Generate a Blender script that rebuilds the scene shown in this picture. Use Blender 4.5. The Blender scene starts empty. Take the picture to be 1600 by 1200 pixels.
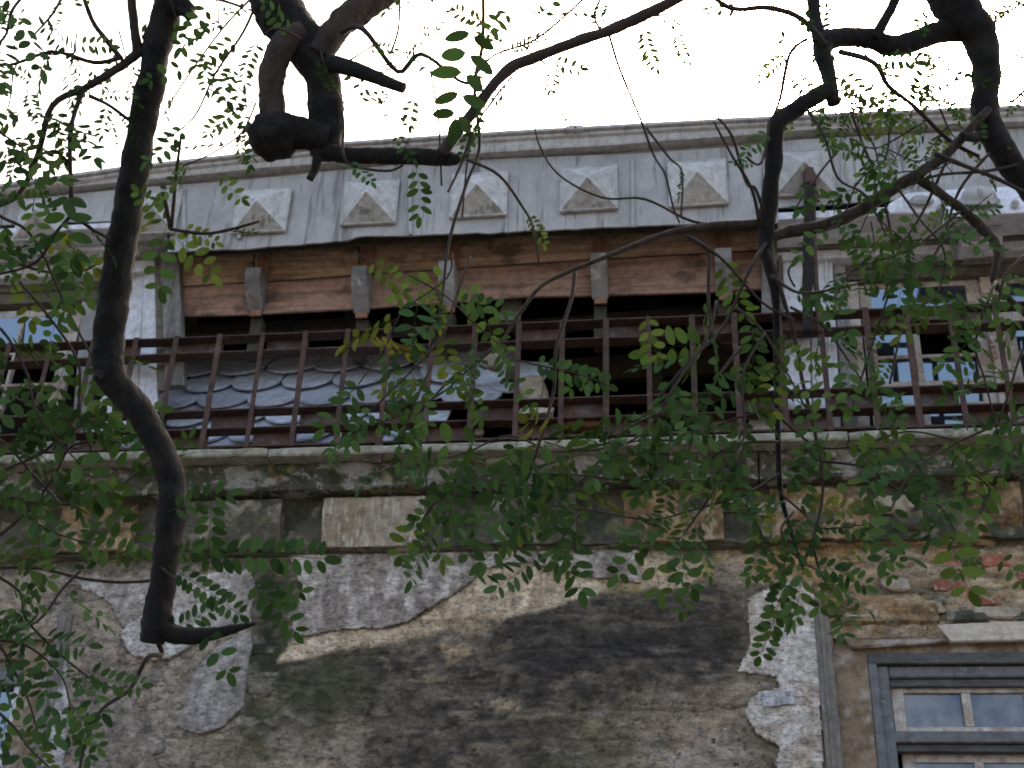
import bpy, bmesh, math, random
import numpy as np
from mathutils import Vector, Matrix, noise as mnoise

random.seed(7)
rng = np.random.default_rng(11)
sc = bpy.context.scene
COL = sc.collection

# ------------------------------------------------------------------ camera
F = 2000.0                                   # focal length in pixels of a 1600 px wide picture
_Z = np.array([145, 3600, -2000.0]); _Z /= np.linalg.norm(_Z)
_X = np.array([14800, 527, 2000.0]); _X -= _Z * (_X @ _Z); _X /= np.linalg.norm(_X)
_Y = np.cross(_Z, _X)
CM = np.array([_X, _Y, _Z])                  # world <- camera
CP = -(CM @ np.array([0, 0, -1.0])) * 10.0
CP[2] = 1.6
camd = bpy.data.cameras.new('camera')
camd.sensor_width = 36.0
camd.lens = 36.0 * F / 1600.0
camd.clip_start = 0.05
camd.clip_end = 3000.0
cam = bpy.data.objects.new('camera', camd)
m4 = Matrix.Identity(4)
for i in range(3):
    for j in range(3):
        m4[i][j] = CM[i][j]
    m4[i][3] = CP[i]
cam.matrix_world = m4
COL.objects.link(cam)
sc.camera = cam

# ------------------------------------------------------------------ light: bright hazy sky, sun hidden behind the house
SUN_EL, SUN_AZ = 38.0, 12.0                  # azimuth measured from +Y towards +X
world = bpy.data.worlds.new('World')
sc.world = world
world.use_nodes = True
wn = world.node_tree
wn.nodes.clear()
sky = wn.nodes.new('ShaderNodeTexSky')
sky.sky_type = 'NISHITA'
sky.sun_disc = False
sky.sun_elevation = math.radians(SUN_EL)
sky.sun_rotation = math.radians(SUN_AZ)
sky.air_density = 1.0
sky.dust_density = 8.0
sky.ozone_density = 0.0
bg = wn.nodes.new('ShaderNodeBackground')
bg.inputs['Strength'].default_value = 0.15
wo = wn.nodes.new('ShaderNodeOutputWorld')
wb = wn.nodes.new('ShaderNodeMix'); wb.data_type = 'RGBA'; wb.blend_type = 'MULTIPLY'; wb.inputs[0].default_value = 1.0
wb.inputs[7].default_value = (1.06, 1.0, .93, 1)       # the camera's white balance for shade
wn.links.new(sky.outputs[0], wb.inputs[6])
wn.links.new(wb.outputs[2], bg.inputs[0])
wn.links.new(bg.outputs[0], wo.inputs[0])
sund = bpy.data.lights.new('sun', 'SUN')
sund.energy = 1.2
sund.angle = math.radians(12)
sund.color = (1.0, 0.95, 0.88)
sun = bpy.data.objects.new('sun', sund)
_sd = Vector((math.sin(math.radians(SUN_AZ)) * math.cos(math.radians(SUN_EL)),
              math.cos(math.radians(SUN_AZ)) * math.cos(math.radians(SUN_EL)),
              math.sin(math.radians(SUN_EL))))
sun.rotation_euler = _sd.to_track_quat('Z', 'Y').to_euler()
sun.location = (0, 0, 30)
COL.objects.link(sun)
vs = sc.view_settings
vs.view_transform = 'Standard'
vs.look = 'None'
vs.gamma = 1.0
vs.exposure = 2.45
sc.cycles.filter_width = 1.9

# ------------------------------------------------------------------ geometry of the view
def W(px, py, Y):
    """point of the plane y = Y that stands at this place of the photograph"""
    d = CM @ np.array([(px - 800) / F, -(py - 600) / F, -1.0])
    t = (Y - CP[1]) / d[1]
    return CP + d * t
def T(px, py, dist):
    d = CM @ np.array([(px - 800) / F, -(py - 600) / F, -1.0])
    return CP + d * dist
def Pr(x, y, z):
    x = np.asarray(x, float) - CP[0]; y = np.asarray(y, float) - CP[1]; z = np.asarray(z, float) - CP[2]
    c0 = CM[0, 0] * x + CM[1, 0] * y + CM[2, 0] * z
    c1 = CM[0, 1] * x + CM[1, 1] * y + CM[2, 1] * z
    c2 = CM[0, 2] * x + CM[1, 2] * y + CM[2, 2] * z
    return 800 + F * c0 / -c2, 600 - F * c1 / -c2
def zl(poly, Y):
    pts = [W(a, b, Y) for a, b in poly]
    xs = [p[0] for p in pts]; zs = [p[2] for p in pts]
    return lambda x: np.interp(x, xs, zs)
def wx(px, py, Y): return float(W(px, py, Y)[0])
def wz(px, py, Y): return float(W(px, py, Y)[2])

# numpy noise -------------------------------------------------------
def vnoise(x, y, seed):
    r = np.random.default_rng(seed)
    g = r.random((257, 257))
    x = np.asarray(x) % 256; y = np.asarray(y) % 256
    xi = x.astype(int); yi = y.astype(int)
    fx = x - xi; fy = y - yi
    fx = fx * fx * (3 - 2 * fx); fy = fy * fy * (3 - 2 * fy)
    a = g[yi, xi]; b = g[yi, xi + 1]; c = g[yi + 1, xi]; d = g[yi + 1, xi + 1]
    return (a * (1 - fx) + b * fx) * (1 - fy) + (c * (1 - fx) + d * fx) * fy
def fbm(x, y, seed, oct=5, gain=0.55):
    s = 0; a = 1; n = 0
    for o in range(oct):
        s = s + a * vnoise(x * 2 ** o + 17 * o, y * 2 ** o + 31 * o, seed + o); n += a; a *= gain
    return s / n
def sst(a, b, x):
    t = np.clip((x - a) / (b - a), 0, 1)
    return t * t * (3 - 2 * t)
def poly_sd(px, py, poly):
    """signed distance in the same unit, positive inside"""
    ins = np.zeros(px.shape, bool); dmin = np.full(px.shape, 1e9)
    n = len(poly)
    for i in range(n):
        x1, y1 = poly[i]; x2, y2 = poly[(i + 1) % n]
        cond = ((y1 > py) != (y2 > py))
        xin = (x2 - x1) * (py - y1) / ((y2 - y1) if y2 != y1 else 1e-9) + x1
        ins ^= cond & (px < xin)
        dx, dy = x2 - x1, y2 - y1
        t = np.clip(((px - x1) * dx + (py - y1) * dy) / (dx * dx + dy * dy + 1e-9), 0, 1)
        dmin = np.minimum(dmin, np.hypot(px - x1 - t * dx, py - y1 - t * dy))
    return np.where(ins, dmin, -dmin)

# ------------------------------------------------------------------ objects
def link(name, mesh, mat, parent=None):
    o = bpy.data.objects.new(name, mesh)
    COL.objects.link(o)
    if mat is not None and not mesh.materials:
        mesh.materials.append(mat)
    if parent is not None:
        o.parent = parent
    return o
def empty(name, loc=(0, 0, 0), parent=None):
    o = bpy.data.objects.new(name, None)
    COL.objects.link(o)
    o.empty_display_size = 0.2
    if parent is None:
        o.location = loc
    else:
        o.parent = parent
    return o
def tag(o, label=None, cat=None, group=None, kind=None):
    if label: o['label'] = label
    if cat: o['category'] = cat
    if group: o['group'] = group
    if kind: o['kind'] = kind
    return o
def meshfrom(name, v, f, smooth=False):
    me = bpy.data.meshes.new(name)
    me.from_pydata([tuple(map(float, p)) for p in v], [], f)
    me.validate()
    if smooth:
        me.polygons.foreach_set('use_smooth', [True] * len(me.polygons))
    me.update()
    return me
def bevelled(v, f, bev, seg=1, jit=0.0):
    bm = bmesh.new()
    vs_ = [bm.verts.new(tuple(map(float, p))) for p in v]
    for q in f:
        try: bm.faces.new([vs_[i] for i in q])
        except ValueError: pass
    bmesh.ops.recalc_face_normals(bm, faces=bm.faces)
    if bev > 0:
        bmesh.ops.bevel(bm, geom=list(bm.edges), offset=bev, segments=seg, affect='EDGES', profile=0.6)
    if jit:
        for q in bm.verts:
            q.co += Vector((random.uniform(-jit, jit), random.uniform(-jit, jit), random.uniform(-jit, jit)))
    me = bpy.data.meshes.new('m')
    bm.to_mesh(me); bm.free()
    return me
BF = [(0, 1, 2, 3), (7, 6, 5, 4), (0, 4, 5, 1), (1, 5, 6, 2), (2, 6, 7, 3), (3, 7, 4, 0)]
def box(name, x0, x1, y0, y1, z0, z1, mat, parent, bev=0.006, jit=0.0):
    v = [(x0, y0, z0), (x1, y0, z0), (x1, y0, z1), (x0, y0, z1), (x0, y1, z0), (x1, y1, z0), (x1, y1, z1), (x0, y1, z1)]
    return link(name, bevelled(v, BF, bev, 1, jit), mat, parent)
def slab(name, pts, Y, th, mat, parent, bev=0.006, jit=0.0):
    """a flat piece whose outline is given on the plane y = Y, th deep"""
    p = [W(a, b, Y) for a, b in pts]
    n = len(p)
    v = p + [q + np.array([0, th, 0]) for q in p]
    f = [tuple(range(n)), tuple(range(2 * n - 1, n - 1, -1))]
    f += [(i, i + n, (i + 1) % n + n, (i + 1) % n) for i in range(n)]
    return link(name, bevelled(v, f, bev, 1, jit), mat, parent)
def loft(name, lines, mat, parent, smooth=False, caps=True):
    n = len(lines[0]); v = [p for l in lines for p in l]; f = []
    for a in range(len(lines) - 1):
        for i in range(n - 1):
            f.append((a * n + i, a * n + i + 1, (a + 1) * n + i + 1, (a + 1) * n + i))
    if caps:
        f.append(tuple(a * n for a in range(len(lines))))
        f.append(tuple(a * n + n - 1 for a in range(len(lines) - 1, -1, -1)))
    bm = bmesh.new()
    vv = [bm.verts.new(tuple(map(float, p))) for p in v]
    for q in f: bm.faces.new([vv[i] for i in q])
    bmesh.ops.recalc_face_normals(bm, faces=bm.faces)
    me = bpy.data.meshes.new('m'); bm.to_mesh(me); bm.free()
    if smooth: me.polygons.foreach_set('use_smooth', [True] * len(me.polygons))
    return link(name, me, mat, parent)
def profile(name, x0, x1, prof, mat, parent, n=60, wob=0.004, seed=1, worn=None):
    """closed (y, z) outline pushed along the house, slightly uneven"""
    xs = np.linspace(x0, x1, n)
    lines = []
    for k, (y, z) in enumerate(prof + [prof[0]]):
        kk = k % len(prof)
        wy = (fbm(xs * 2.1 + kk * 3.3 + 50, xs * 0 + kk, seed) - .5) * 2 * wob
        wz_ = (fbm(xs * 2.1 + kk * 7.7 + 90, xs * 0 + kk, seed + 9) - .5) * 2 * wob
        lines.append(np.stack([xs, y + wy, z + wz_], 1))
    if worn: lines = crumble(lines, worn[0], worn[1], 4, seed * 1.3, worn[2])
    return loft(name, lines, mat, parent)
def crumble(L, amp, freq, sub=4, seed=0.0, chip=0.0):
    """lines of a loft, made denser and worn by noise"""
    out = []
    for a in range(len(L) - 1):
        for k in range(sub):
            out.append(L[a] * (1 - k / sub) + L[a + 1] * (k / sub))
    out.append(L[-1].copy())
    for l in out:
        for p in l:
            q = Vector(p) * freq + Vector((seed, 0, 0))
            d = mnoise.noise(q) + .5 * mnoise.noise(q * 2.3) + .3 * mnoise.noise(q * 5.1)
            c_ = max(0.0, mnoise.noise(q * .45 + Vector((7, 3, 1))) - .12) * chip
            p[1] += amp * d + c_
            p[2] += amp * .5 * mnoise.noise(q * 1.7 + Vector((11, 5, 2)))
    return out
def tube_mesh(pts, rad, seg=10, rough=0.0, capend=True, sub=6, freq=14.0):
    """limb through world points with a radius at each, bark lumps"""
    P = [Vector(p) for p in pts]; n = len(P)
    Q = []; R = []
    for i in range(n - 1):
        p0 = P[max(i - 1, 0)]; p1 = P[i]; p2 = P[i + 1]; p3 = P[min(i + 2, n - 1)]
        for k in range(sub):
            t = k / sub
            q = 0.5 * ((2 * p1) + (p2 - p0) * t + (2 * p0 - 5 * p1 + 4 * p2 - p3) * t * t + (3 * p1 - p0 - 3 * p2 + p3) * t ** 3)
            Q.append(q); R.append(rad[i] * (1 - t) + rad[i + 1] * t)
    Q.append(P[-1]); R.append(rad[-1])
    v = []; f = []
    up = Vector((0.3, -0.9, 0.2)).normalized()
    prev = None
    for i, q in enumerate(Q):
        t = (Q[min(i + 1, len(Q) - 1)] - Q[max(i - 1, 0)])
        if t.length < 1e-9: t = Vector((0, 0, 1))
        t.normalize()
        a = t.cross(up if prev is None else prev.cross(t).normalized() if prev.cross(t).length > 1e-6 else up)
        if a.length < 1e-6: a = t.cross(Vector((1, 0, 0)))
        a.normalize()
        if prev is not None and a.dot(prev) < 0: a = -a
        b = t.cross(a); prev = a
        for s in range(seg):
            ang = 2 * math.pi * s / seg
            d = a * math.cos(ang) + b * math.sin(ang)
            r = R[i]
            if rough:
                pp = q + d * r
                r *= 1 + rough * mnoise.noise(pp * freq) + rough * .6 * mnoise.noise(pp * freq * 2.7)
            v.append(q + d * r)
    for i in range(len(Q) - 1):
        for s in range(seg):
            f.append((i * seg + s, i * seg + (s + 1) % seg, (i + 1) * seg + (s + 1) % seg, (i + 1) * seg + s))
    if capend:
        f.append(tuple(range(seg - 1, -1, -1)))
        f.append(tuple((len(Q) - 1) * seg + s for s in range(seg)))
    return meshfrom('m', v, f, True), Q, R

# ------------------------------------------------------------------ materials
def newmat(name):
    m = bpy.data.materials.new(name); m.use_nodes = True
    nt = m.node_tree; nt.nodes.clear()
    out = nt.nodes.new('ShaderNodeOutputMaterial')
    b = nt.nodes.new('ShaderNodeBsdfPrincipled')
    nt.links.new(b.outputs[0], out.inputs[0])
    return m, nt, b, out
def noise_fac(nt, vec, scale, stretch, lo, hi, detail=6, rough=0.6, off=0):
    mp = nt.nodes.new('ShaderNodeMapping')
    mp.inputs['Scale'].default_value = stretch
    mp.inputs['Location'].default_value = (off, off * .7, off * 1.3)
    nt.links.new(vec, mp.inputs['Vector'])
    nz = nt.nodes.new('ShaderNodeTexNoise')
    nz.inputs['Scale'].default_value = scale
    nz.inputs['Detail'].default_value = detail
    nz.inputs['Roughness'].default_value = rough
    nt.links.new(mp.outputs[0], nz.inputs['Vector'])
    r = nt.nodes.new('ShaderNodeMapRange')
    r.interpolation_type = 'SMOOTHSTEP'
    r.inputs['From Min'].default_value = lo; r.inputs['From Max'].default_value = hi
    nt.links.new(nz.outputs['Fac'], r.inputs['Value'])
    return r.outputs[0], nz.outputs['Fac']
def mixc(nt, fac, a, b, mode='MIX'):
    mx = nt.nodes.new('ShaderNodeMix'); mx.data_type = 'RGBA'; mx.blend_type = mode
    for s, v in ((mx.inputs[0], fac), (mx.inputs[6], a), (mx.inputs[7], b)):
        if isinstance(v, (int, float)): s.default_value = v
        elif isinstance(v, tuple): s.default_value = (*v, 1) if len(v) == 3 else v
        else: nt.links.new(v, s)
    return mx.outputs[2]
def surf(name, base, layers=(), rough=0.85, bump=0.4, bscale=60.0, bstretch=(1, 1, 1), spec=0.3, rnd=0.0, metallic=0.0, bdist=0.004, attr=None, mott=(18, .35, (1, 1, 1))):
    """layers: (scale, stretch, lo, hi, colour, strength)"""
    m, nt, b, out = newmat(name)
    geo = nt.nodes.new('ShaderNodeNewGeometry')
    vec = geo.outputs['Position']
    c = base
    if attr:
        at = nt.nodes.new('ShaderNodeAttribute'); at.attribute_name = attr
        c = at.outputs['Color']
    if rnd:
        oi = nt.nodes.new('ShaderNodeObjectInfo')
        ad = nt.nodes.new('ShaderNodeVectorMath'); ad.operation = 'ADD'
        sv = nt.nodes.new('ShaderNodeVectorMath'); sv.operation = 'SCALE'; sv.inputs['Scale'].default_value = 37.0
        cb = nt.nodes.new('ShaderNodeCombineXYZ')
        for k in range(3): nt.links.new(oi.outputs['Random'], cb.inputs[k])
        nt.links.new(cb.outputs[0], sv.inputs[0])
        nt.links.new(vec, ad.inputs[0]); nt.links.new(sv.outputs[0], ad.inputs[1])
        vec = ad.outputs[0]
        mr = nt.nodes.new('ShaderNodeMapRange')
        mr.inputs['To Min'].default_value = 1 - rnd; mr.inputs['To Max'].default_value = 1 + rnd
        nt.links.new(oi.outputs['Random'], mr.inputs['Value'])
        cc = nt.nodes.new('ShaderNodeCombineXYZ')
        for k in range(3): nt.links.new(mr.outputs[0], cc.inputs[k])
        c = mixc(nt, 1.0, c, cc.outputs[0], 'MULTIPLY')
    for i, (s, st, lo, hi, col, amt) in enumerate(layers):
        fac, raw = noise_fac(nt, vec, s, st, lo, hi, off=i * 13.7)
        mm = nt.nodes.new('ShaderNodeMath'); mm.operation = 'MULTIPLY'; mm.inputs[1].default_value = amt
        nt.links.new(fac, mm.inputs[0])
        c = mixc(nt, mm.outputs[0], c, col)
    # mottling, then fine grain
    _, r0 = noise_fac(nt, vec, mott[0], mott[2], .3, .7, detail=10, off=9, rough=.72)
    g0 = nt.nodes.new('ShaderNodeMapRange'); g0.inputs['From Min'].default_value = .28; g0.inputs['From Max'].default_value = .72
    g0.inputs['To Min'].default_value = 1 - mott[1]; g0.inputs['To Max'].default_value = 1 + mott[1]
    nt.links.new(r0, g0.inputs['Value'])
    c0 = nt.nodes.new('ShaderNodeCombineXYZ')
    for k in range(3): nt.links.new(g0.outputs[0], c0.inputs[k])
    c = mixc(nt, 1.0, c, c0.outputs[0], 'MULTIPLY')
    f1, r1 = noise_fac(nt, vec, 140, (1, 1, 1), .3, .7, detail=3, off=5)
    g = nt.nodes.new('ShaderNodeMapRange'); g.inputs['To Min'].default_value = .72; g.inputs['To Max'].default_value = 1.25
    nt.links.new(r1, g.inputs['Value'])
    cg = nt.nodes.new('ShaderNodeCombineXYZ')
    for k in range(3): nt.links.new(g.outputs[0], cg.inputs[k])
    c = mixc(nt, 1.0, c, cg.outputs[0], 'MULTIPLY')
    if isinstance(c, tuple): b.inputs['Base Color'].default_value = (*c, 1)
    else: nt.links.new(c, b.inputs['Base Color'])
    b.inputs['Roughness'].default_value = rough
    b.inputs['Specular IOR Level'].default_value = spec
    b.inputs['Metallic'].default_value = metallic
    if bump:
        _, h = noise_fac(nt, vec, bscale, bstretch, 0, 1, detail=8, rough=.65, off=3)
        bp = nt.nodes.new('ShaderNodeBump'); bp.inputs['Strength'].default_value = bump; bp.inputs['Distance'].default_value = bdist
        nt.links.new(h, bp.inputs['Height']); nt.links.new(bp.outputs[0], b.inputs['Normal'])
    return m
U = (1, 1, 1); VERT = (6, 6, .5); HOR = (.6, 4, 5)
MAT = {}
MAT['zinc'] = surf('zinc', (.315, .305, .295), [(3, U, .4, .65, (.24, .232, .225), .85), (5, (2.6, 2.6, .22), .53, .66, (.12, .11, .10), .8),
                    (11, (2.2, 2.2, .16), .60, .68, (.09, .085, .075), .6), (2.2, U, .55, .75, (.24, .235, .22), .7)], rough=.6, bump=.25, bscale=9, bdist=.012, spec=.4, mott=(7, .2, (1, 1, .6)))
MAT['zinc_dark'] = surf('weathered_shaded_zinc', (.22, .215, .21), [(4, VERT, .5, .68, (.12, .11, .10), .7), (2.5, U, .45, .65, (.34, .34, .36), .6)], rough=.65, bump=.3, bscale=12, bdist=.01)
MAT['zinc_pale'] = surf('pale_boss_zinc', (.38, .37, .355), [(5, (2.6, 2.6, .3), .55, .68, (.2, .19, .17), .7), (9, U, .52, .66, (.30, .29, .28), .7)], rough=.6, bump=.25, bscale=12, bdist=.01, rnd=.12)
MAT['zinc_dirty_shaded'] = surf('dirty_shaded_zinc', (.29, .275, .245), [(6, (3, 3, .4), .5, .64, (.10, .095, .08), .75), (10, U, .5, .62, (.33, .32, .30), .6)], rough=.8, rnd=.2)
MAT['zinc_white'] = surf('pale_painted_zinc', (.52, .53, .57), [(4, VERT, .52, .68, (.34, .34, .37), .6), (9, VERT, .62, .72, (.13, .11, .09), .6), (3, U, .55, .7, (.42, .40, .38), .5)], rough=.55, bump=.2, bscale=10, bdist=.01, spec=.4)
MAT['cap'] = surf('grey_coping_metal', (.36, .345, .33), [(3, VERT, .5, .65, (.22, .21, .19), .7), (7, U, .55, .7, (.5, .5, .52), .5)], rough=.7)
MAT['frieze'] = surf('stained_moulding_paint', (.215, .205, .185), [(5, VERT, .45, .6, (.10, .092, .075), .85), (3, HOR, .52, .66, (.38, .37, .36), .6), (9, U, .6, .7, (.09, .10, .06), .5)], rough=.8)
MAT['soffit'] = surf('grimy_shaded_soffit', (.085, .078, .066), [(4, HOR, .45, .6, (.04, .036, .03), .85), (8, U, .56, .66, (.16, .15, .135), .6)], rough=.9)  # grime, plus shade under the dormer heads put into the colour
MAT['lintel'] = surf('grimy_lintel_wood', (.12, .105, .085), [(4, HOR, .45, .65, (.06, .055, .045), .8), (8, HOR, .58, .7, (.22, .2, .17), .5)], rough=.9, bump=.5, bscale=20, bstretch=HOR)
MAT['plank_tan'] = surf('tan_plank', (.43, .30, .205), [(3, (.5, 2, 7), .45, .6, (.22, .135, .085), .8), (10, (.4, 3, 9), .5, .64, (.42, .29, .19), .6), (2.4, (1, 1, 1.6), .52, .66, (.08, .055, .04), .8), (40, (.3, 2, 6), .55, .7, (.08, .05, .035), .5)], rough=.85, bump=.5, bscale=30, bstretch=(.3, 2, 6), rnd=.15)
MAT['plank_red'] = surf('red_brown_plank', (.27, .16, .115), [(3, (.5, 2, 7), .45, .6, (.145, .08, .058), .8), (10, (.4, 3, 9), .52, .64, (.33, .205, .145), .65), (2.4, (1, 1, 1.6), .53, .66, (.06, .04, .032), .8), (40, (.3, 2, 6), .55, .7, (.07, .04, .03), .5)], rough=.85, bump=.5, bscale=30, bstretch=(.3, 2, 6), rnd=.15)
MAT['stud'] = surf('bracket_backing_wood', (.20, .105, .065), [(8, (3, 3, .4), .45, .65, (.12, .06, .04), .7)], rough=.85, rnd=.15)
MAT['bracket'] = surf('peeling_grey_bracket', (.22, .21, .20), [(5, U, .48, .62, (.10, .085, .075), .8), (6, U, .56, .66, (.38, .37, .36), .7), (4, U, .55, .7, (.16, .10, .07), .6)], rough=.8, bump=.5, rnd=.15, mott=(9, .3, (1, 1, 1)))
MAT['post'] = surf('weathered_grey_post', (.17, .16, .15), [(6, (5, 5, .3), .45, .62, (.09, .085, .075), .8), (12, (6, 6, .4), .58, .7, (.27, .27, .26), .6)], rough=.85, bump=.5, bscale=40, bstretch=(4, 4, .3))
MAT['darkwood'] = surf('dark_attic_timber', (.055, .045, .032), [(4, HOR, .45, .65, (.03, .028, .018), .8), (6, U, .55, .7, (.07, .075, .04), .5)], rough=.95)
MAT['attic'] = surf('dark_interior_boards', (.02, .018, .016), [], rough=1.0, bump=0)  # near black: the darkness of unlit rooms is put into the colour
MAT['slate'] = surf('blue_grey_slate', (.54, .57, .65), [(5, U, .45, .62, (.42, .45, .52), .8), (14, U, .55, .66, (.50, .50, .52), .5), (3, U, .6, .75, (.17, .165, .14), .6)], rough=.75, bump=.35, bscale=25, spec=.3, rnd=.18)
MAT['mortar'] = surf('crumbling_lime_mortar', (.33, .28, .22), [(9, U, .45, .62, (.22, .17, .12), .7), (20, U, .55, .7, (.42, .38, .32), .5)], rough=.95, bump=.8, bscale=30, bdist=.01)
MAT['rust'] = surf('rusty_iron', (.060, .034, .026), [(9, U, .45, .62, (.034, .022, .019), .8), (22, U, .55, .66, (.12, .06, .035), .6), (5, U, .58, .7, (.10, .085, .085), .6)], rough=.85, bump=.4, bscale=80, rnd=.12)
MAT['rust_plate'] = surf('rusty_sheet_plate', (.085, .052, .042), [(6, U, .42, .6, (.055, .035, .031), .8), (13, U, .54, .66, (.15, .08, .045), .6), (4, U, .52, .68, (.13, .125, .14), .75)], rough=.75, bump=.3, bscale=60, rnd=.2)
MAT['iron_dark'] = surf('black_corroded_iron', (.012, .010, .010), [(14, U, .52, .65, (.04, .02, .015), .6)], rough=.9, bump=.7, bscale=60)
MAT['ledge'] = surf('lichened_ledge_stone', (.24, .225, .175), [(7, U, .45, .62, (.14, .14, .10), .8), (16, U, .5, .66, (.34, .335, .28), .7), (30, U, .6, .72, (.09, .095, .06), .7), (4, U, .58, .68, (.26, .27, .10), .6)], rough=.95, bump=.7, bscale=30, bdist=.008, rnd=.12)
MAT['mould'] = surf('mossy_black_moulding', (.07, .07, .052), [(5, U, .45, .6, (.04, .045, .026), .85), (3.2, (1, 1, 1.6), .52, .6, (.30, .29, .27), .75), (14, U, .55, .64, (.40, .39, .37), .6), (6, U, .58, .66, (.22, .22, .07), .55), (9, U, .6, .68, (.24, .14, .07), .6)], rough=.95, bump=.9, bscale=22, bdist=.014)
MAT['block'] = surf('stained_stone_block', (.30, .26, .20), [(3, U, .45, .6, (.10, .095, .07), .85), (5, VERT, .5, .66, (.18, .145, .10), .7), (9, U, .55, .68, (.42, .38, .33), .7), (2.2, U, .55, .68, (.28, .16, .075), .7), (6, U, .6, .7, (.04, .045, .03), .8)], rough=.95, bump=.9, bscale=16, bdist=.012, rnd=.25)
MAT['block'] = surf('blackened_stone_block', (.095, .086, .062), [(3, U, .42, .58, (.065, .062, .045), .85), (6, U, .52, .64, (.26, .23, .18), .75), (4, U, .57, .66, (.15, .14, .05), .6), (7, U, .58, .68, (.035, .038, .024), .85)], rough=.95, bump=1, bscale=16, bdist=.016, mott=(16, .6, (1, 1, 1)))
MAT['block_pale'] = surf('cream_stone_block', (.30, .245, .185), [(3, U, .45, .6, (.25, .19, .125), .8), (6, VERT, .5, .62, (.46, .41, .35), .75), (5, U, .56, .66, (.12, .10, .07), .8), (8, U, .6, .68, (.06, .055, .04), .7)], rough=.95, bump=1, bscale=16, bdist=.016, mott=(16, .5, (1, 1, 1)))
MAT['block_ochre'] = surf('broken_ochre_block', (.25, .165, .085), [(4, U, .45, .58, (.12, .075, .04), .85), (7, U, .52, .62, (.36, .28, .18), .75), (5, U, .56, .66, (.07, .06, .04), .8)], rough=.95, bump=1, bscale=14, bdist=.02, mott=(16, .6, (1, 1, 1)))
MAT['frieze_stone'] = surf('blackened_frieze_stone', (.075, .068, .05), [(4, U, .45, .6, (.032, .032, .022), .85), (8, U, .55, .66, (.22, .19, .13), .7), (3, U, .58, .68, (.12, .13, .05), .6)], rough=.95, bump=.9, bscale=18, bdist=.012)
MAT['brick'] = surf('broken_red_brick', (.27, .095, .06), [(8, U, .45, .6, (.16, .055, .038), .8), (14, U, .5, .6, (.33, .235, .17), .9), (6, U, .58, .68, (.10, .055, .04), .7)], rough=.95, bump=.8, bscale=30, bdist=.008, rnd=.2)
MAT['wall'] = surf('peeling_old_wall', (.2, .18, .15), [(48, (.8, 1, 1.2), .52, .62, (.035, .032, .028), .5), (34, (.8, 1, 1.5), .56, .7, (.30, .26, .22), .10), (22, (.5, 1, 2.2), .58, .66, (.03, .027, .024), .5)], rough=.95, bump=1.0, bscale=26, bstretch=(.7, 1, 1.6), bdist=.016, attr='Col', mott=(11, .7, (.85, 1, 1.35)))
MAT['surround'] = surf('weathered_window_surround', (.16, .142, .122), [(6, (5, 5, .4), .45, .6, (.12, .11, .105), .8), (14, (4, 4, .6), .55, .66, (.32, .30, .27), .6), (5, U, .58, .68, (.24, .16, .085), .5)], rough=.9, bump=.7, bscale=30, bstretch=(3, 3, .5))
MAT['reveal'] = surf('brown_reveal_render', (.21, .155, .105), [(5, U, .45, .6, (.13, .09, .055), .8), (8, U, .52, .66, (.33, .29, .26), .75), (3, U, .58, .7, (.27, .19, .09), .6)], rough=.95, bump=.9, bscale=20, bdist=.012)
MAT['frame_grey'] = surf('blue_grey_window_paint', (.115, .112, .112), [(5, (3, 3, 3), .48, .64, (.07, .07, .075), .75), (14, U, .58, .7, (.25, .255, .28), .5)], rough=.6, bump=.3, bscale=50)
MAT['frame_dark'] = surf('shaded_window_paint', (.075, .078, .075), [(6, HOR, .48, .64, (.035, .036, .034), .8), (14, HOR, .58, .7, (.15, .15, .155), .6)], rough=.7, bump=.4, bscale=40, bstretch=HOR)  # frame paint again, darkened to carry the shade of heads and undersides
MAT['cream'] = surf('peeling_cream_paint', (.40, .355, .31), [(14, U, .5, .62, (.25, .17, .13), .7), (8, U, .55, .66, (.50, .47, .44), .7), (26, U, .6, .7, (.11, .08, .06), .7)], rough=.85, bump=.6, bscale=50)
MAT['cream_flake'] = surf('flaking_cream_paint', (.44, .38, .33), [(18, (1, 1, .7), .5, .58, (.25, .13, .09), .85), (30, U, .55, .64, (.56, .54, .52), .7)], rough=.85, bump=.9, bscale=50)
MAT['stone_cream'] = surf('pale_lintel_stone', (.43, .38, .31), [(10, HOR, .5, .66, (.33, .27, .20), .7), (24, U, .58, .7, (.5, .46, .4), .6)], rough=.95, bump=.5)
MAT['street'] = surf('grey_asphalt', (.07, .068, .066), [(3, U, .45, .6, (.05, .048, .046), .7)], rough=.9)
MAT['straw'] = surf('dry_nest_straw', (.20, .13, .05), [(20, U, .45, .6, (.1, .06, .03), .8)], rough=.95)
MAT['bark'] = surf('dark_rugged_bark', (.010, .009, .008), [(14, (3, 3, .6), .45, .62, (.004, .004, .004), .85), (9, U, .56, .66, (.020, .018, .015), .6), (5, U, .6, .7, (.022, .026, .014), .5)], rough=.95, bump=1.0, bscale=55, bstretch=(2.5, 2.5, .6), bdist=.012)
MAT['bark_brown'] = surf('lighter_brown_bark', (.044, .032, .025), [(14, (3, 3, .5), .45, .62, (.020, .015, .013), .8), (9, U, .56, .68, (.07, .054, .042), .5)], rough=.95, bump=1.0, bscale=55, bstretch=(2.5, 2.5, .5), bdist=.01)
MAT['twig'] = surf('thin_twig_bark', (.030, .022, .019), [(20, U, .45, .62, (.024, .018, .016), .7)], rough=.9)
MAT['cut'] = surf('sawn_limb_end', (.11, .085, .06), [(40, U, .45, .6, (.06, .045, .035), .7)], rough=.95)

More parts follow.
